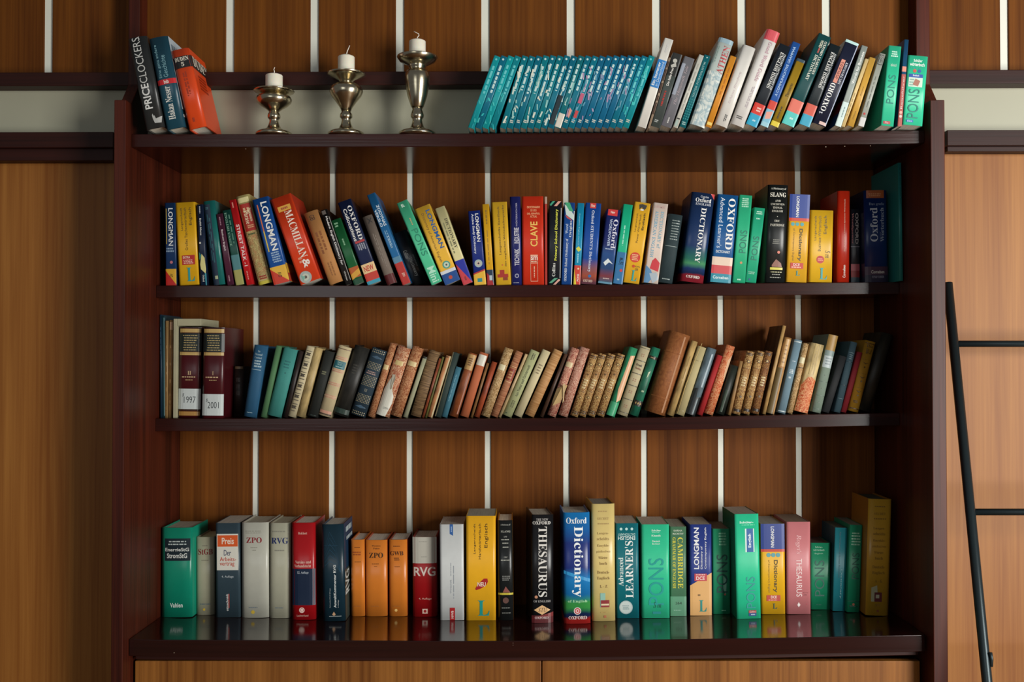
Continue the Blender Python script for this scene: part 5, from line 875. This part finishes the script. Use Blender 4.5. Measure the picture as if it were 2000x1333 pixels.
book(4, 1309.5, 1308.6, 1029.3, 31.5, '4f7a5c', 'p', 'grey-green grammar book with yellow downward title', [T('KARINA', .22, .035, .76, .055, 'c4ccb8', 'h', 'b'), T('McCARTHY', .16, .07, .84, .09, 'c4ccb8', 'h', 'b'), T('CAMBRIDGE', .46, .12, .80, .69, 'd8cc44', 'd', 'S'), T('GRAMMAR OF ENGLISH', .14, .12, .34, .69, 'd4c840', 'd', 'S'), F(0, .78, 1, 1, '5c9474'), T('264', .3, .84, .7, .87, '1c2c24', 'h', 'I'), N(.2, .93, .76, .94, 1, '9cc4ac')], yb=1204.8, pg='9c9888')
book(4, 1348, 1347, 1025, 42.5, '2a3c84', 'p', 'blue and apricot dictionary with upward white title on the bottom shelf', [G([(0, .67), (1, .53), (1, 1), (0, 1)], 'e0ac6c'), T('LONGMAN', .18, .035, .42, .49, 'e4e4e4', 'u', 'b'), T('Dictionary of', .49, .24, .6, .49, 'd4d4dc', 'u', 'b'), T('Contemporary English', .67, .035, .78, .49, 'd4d4dc', 'u', 'b'), F(.2, .54, .78, .62, 'c4444c'), T('DCE', .28, .57, .68, .61, 'f0dcd4', 'h', 'b'), N(.26, .545, .74, .56, 1, 'f0d0c4'), N(.35, .76, .5, .79, 1, '8c7048'), T('L', .42, .83, .76, .955, '2a9088', 'h', 'S')], yb=1204, pg='a8a08c')
book(4, 1392.5, 1391.5, 1033.5, 34, '279065', 'p', 'darker green dictionary with crinkled upward title, behind the tallest green one', [N(.35, .04, .8, .2, 5, '7cc49c'), PONS(.30, .75, .22, .86, '124c44'), G([(.6, .55), (.8, .6), (.75, .78), (.6, .7)], '80b89c'), D(.7, .77, .06, 'b8604c'), N(.5, .95, .75, .965, 1, '7cc49c')], yb=1201, pg='7c6c58')
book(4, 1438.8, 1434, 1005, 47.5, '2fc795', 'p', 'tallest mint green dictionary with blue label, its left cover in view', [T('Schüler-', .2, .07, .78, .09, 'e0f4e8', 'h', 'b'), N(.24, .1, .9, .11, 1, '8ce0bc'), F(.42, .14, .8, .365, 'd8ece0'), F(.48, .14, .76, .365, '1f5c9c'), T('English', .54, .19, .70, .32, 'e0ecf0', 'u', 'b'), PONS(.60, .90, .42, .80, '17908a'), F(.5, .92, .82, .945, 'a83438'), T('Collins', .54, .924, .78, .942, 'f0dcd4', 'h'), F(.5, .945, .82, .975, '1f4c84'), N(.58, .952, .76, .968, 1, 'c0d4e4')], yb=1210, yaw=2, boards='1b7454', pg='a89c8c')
book(4, 1487, 1485.3, 1024, 47, 'e4ad20', 'p', 'yellow dictionary with blue head on the bottom shelf, beside the pink thesaurus', [F(0, 0, 1, .28, '263c84'), T('LONGMAN', .42, .03, .56, .26, 'e4e4e0', 'd', 'b'), F(0, .28, 1, .31, 'c0402c'), D(.32, .345, .09, '5a9ca4'), D(.52, .345, .09, '5a9ca4'), D(.72, .345, .09, '5a9ca4'), T('Dictionary', .50, .40, .70, .76, '4a3c14', 'd', 'b'), T('of Contemporary English', .28, .40, .38, .76, '9a7c2c', 'd'), F(.22, .79, .8, .855, 'b8402c'), T('DCE', .4, .795, .64, .825, 'f0dcd0', 'h', 'b'), N(.26, .835, .76, .85, 1, 'e8b0a0'), T('L', .48, .88, .66, .94, '4a5c40', 'h', 'S')], yb=1201.5, pg='9c988c')
book(4, 1536.8, 1536, 1020, 46.5, 'c6777a', 'p', 'pink thesaurus with pale downward title on the bottom shelf', [T("Roget's", .36, .14, .62, .35, 'dfb0b0', 'd', 'I'), T('THESAURUS', .40, .40, .64, .81, 'e8d4d0', 'd', 's'), G([(.44, .9), (.5, .87), (.57, .9), (.5, .925)], 'e8dcd8'), T('S m', .7, .76, .9, .8, '7c3438', 'd', 'I'), D(.84, .89, .03, 'a83c48')], yb=1201.5, pg='84705c')
book(4, 1583.5, 1583.6, 1061, 38, '1f9066', 'p', 'shortest green dictionary, set back right of the pink thesaurus', [T('Schüler-', .22, .05, .6, .075, 'a8dcbc', 'h', 's'), T('wörterbuch', .12, .09, .7, .12, 'a8dcbc', 'h', 's'), T('Englisch', .2, .15, .62, .175, 'a8dcbc', 'h', 's'), PONS(.26, .80, .2, .7, '0f5f50', 'd') if 0 else PONS(.26, .80, .2, .7, '0f5f50'), N(.25, .92, .6, .935, 1, '0f5f50')], yb=1192.6, pg='4c3c30')
book(4, 1626, 1631, 1031, 25.5, '2b8c98', 'p', 'slim blue-teal workplace dictionary leaning slightly, in shade', [T('The Dictionary of Human Resources', .34, .05, .5, .6, '1c5c6c', 'd', 'S'), T('Dictionary', .52, .5, .7, .85, '8cbcc0', 'd', 's')], yb=1195.6, boards='17444c', pg='5c5c4c')
book(4, 1652.6, 1658.5, 1025.5, 26, '1f8c64', 'p', 'slim green dictionary leaning slightly between blue-teal book and ochre one', [N(.15, .08, .9, .24, 5, 'a0d4b4', 'h', 'S', .5), PONS(.32, .62, .28, .85, '0f5848'), F(0, .87, 1, .875, '0f4038'), D(.5, .91, .1, 'b0603c'), N(.15, .92, .85, .94, 1, '123c34')], yb=1198, pg='8c8878')
book(4, 1691, 1697, 975, 45.5, 'cf9d30', 'h', 'tall ochre encyclopedic dictionary, rightmost on the bottom shelf', PART_L('8c6a28', 'A - K')+[G([(.2, .76), (.45, .74), (.5, .88), (.2, .88)], 'b8b48c'), F(.34, .8, .66, .88, '6a2a2c'), F(.4, .82, .55, .85, 'c8c0a0'), T('NW', .36, .9, .6, .925, '9c7430', 'h', 'S'), F(.45, .95, .54, .97, '8c4c2c')], yb=1205, boards='9c6a20', pg='4c4c3c')

build_all()
bpy.data.scenes.remove(TMP)
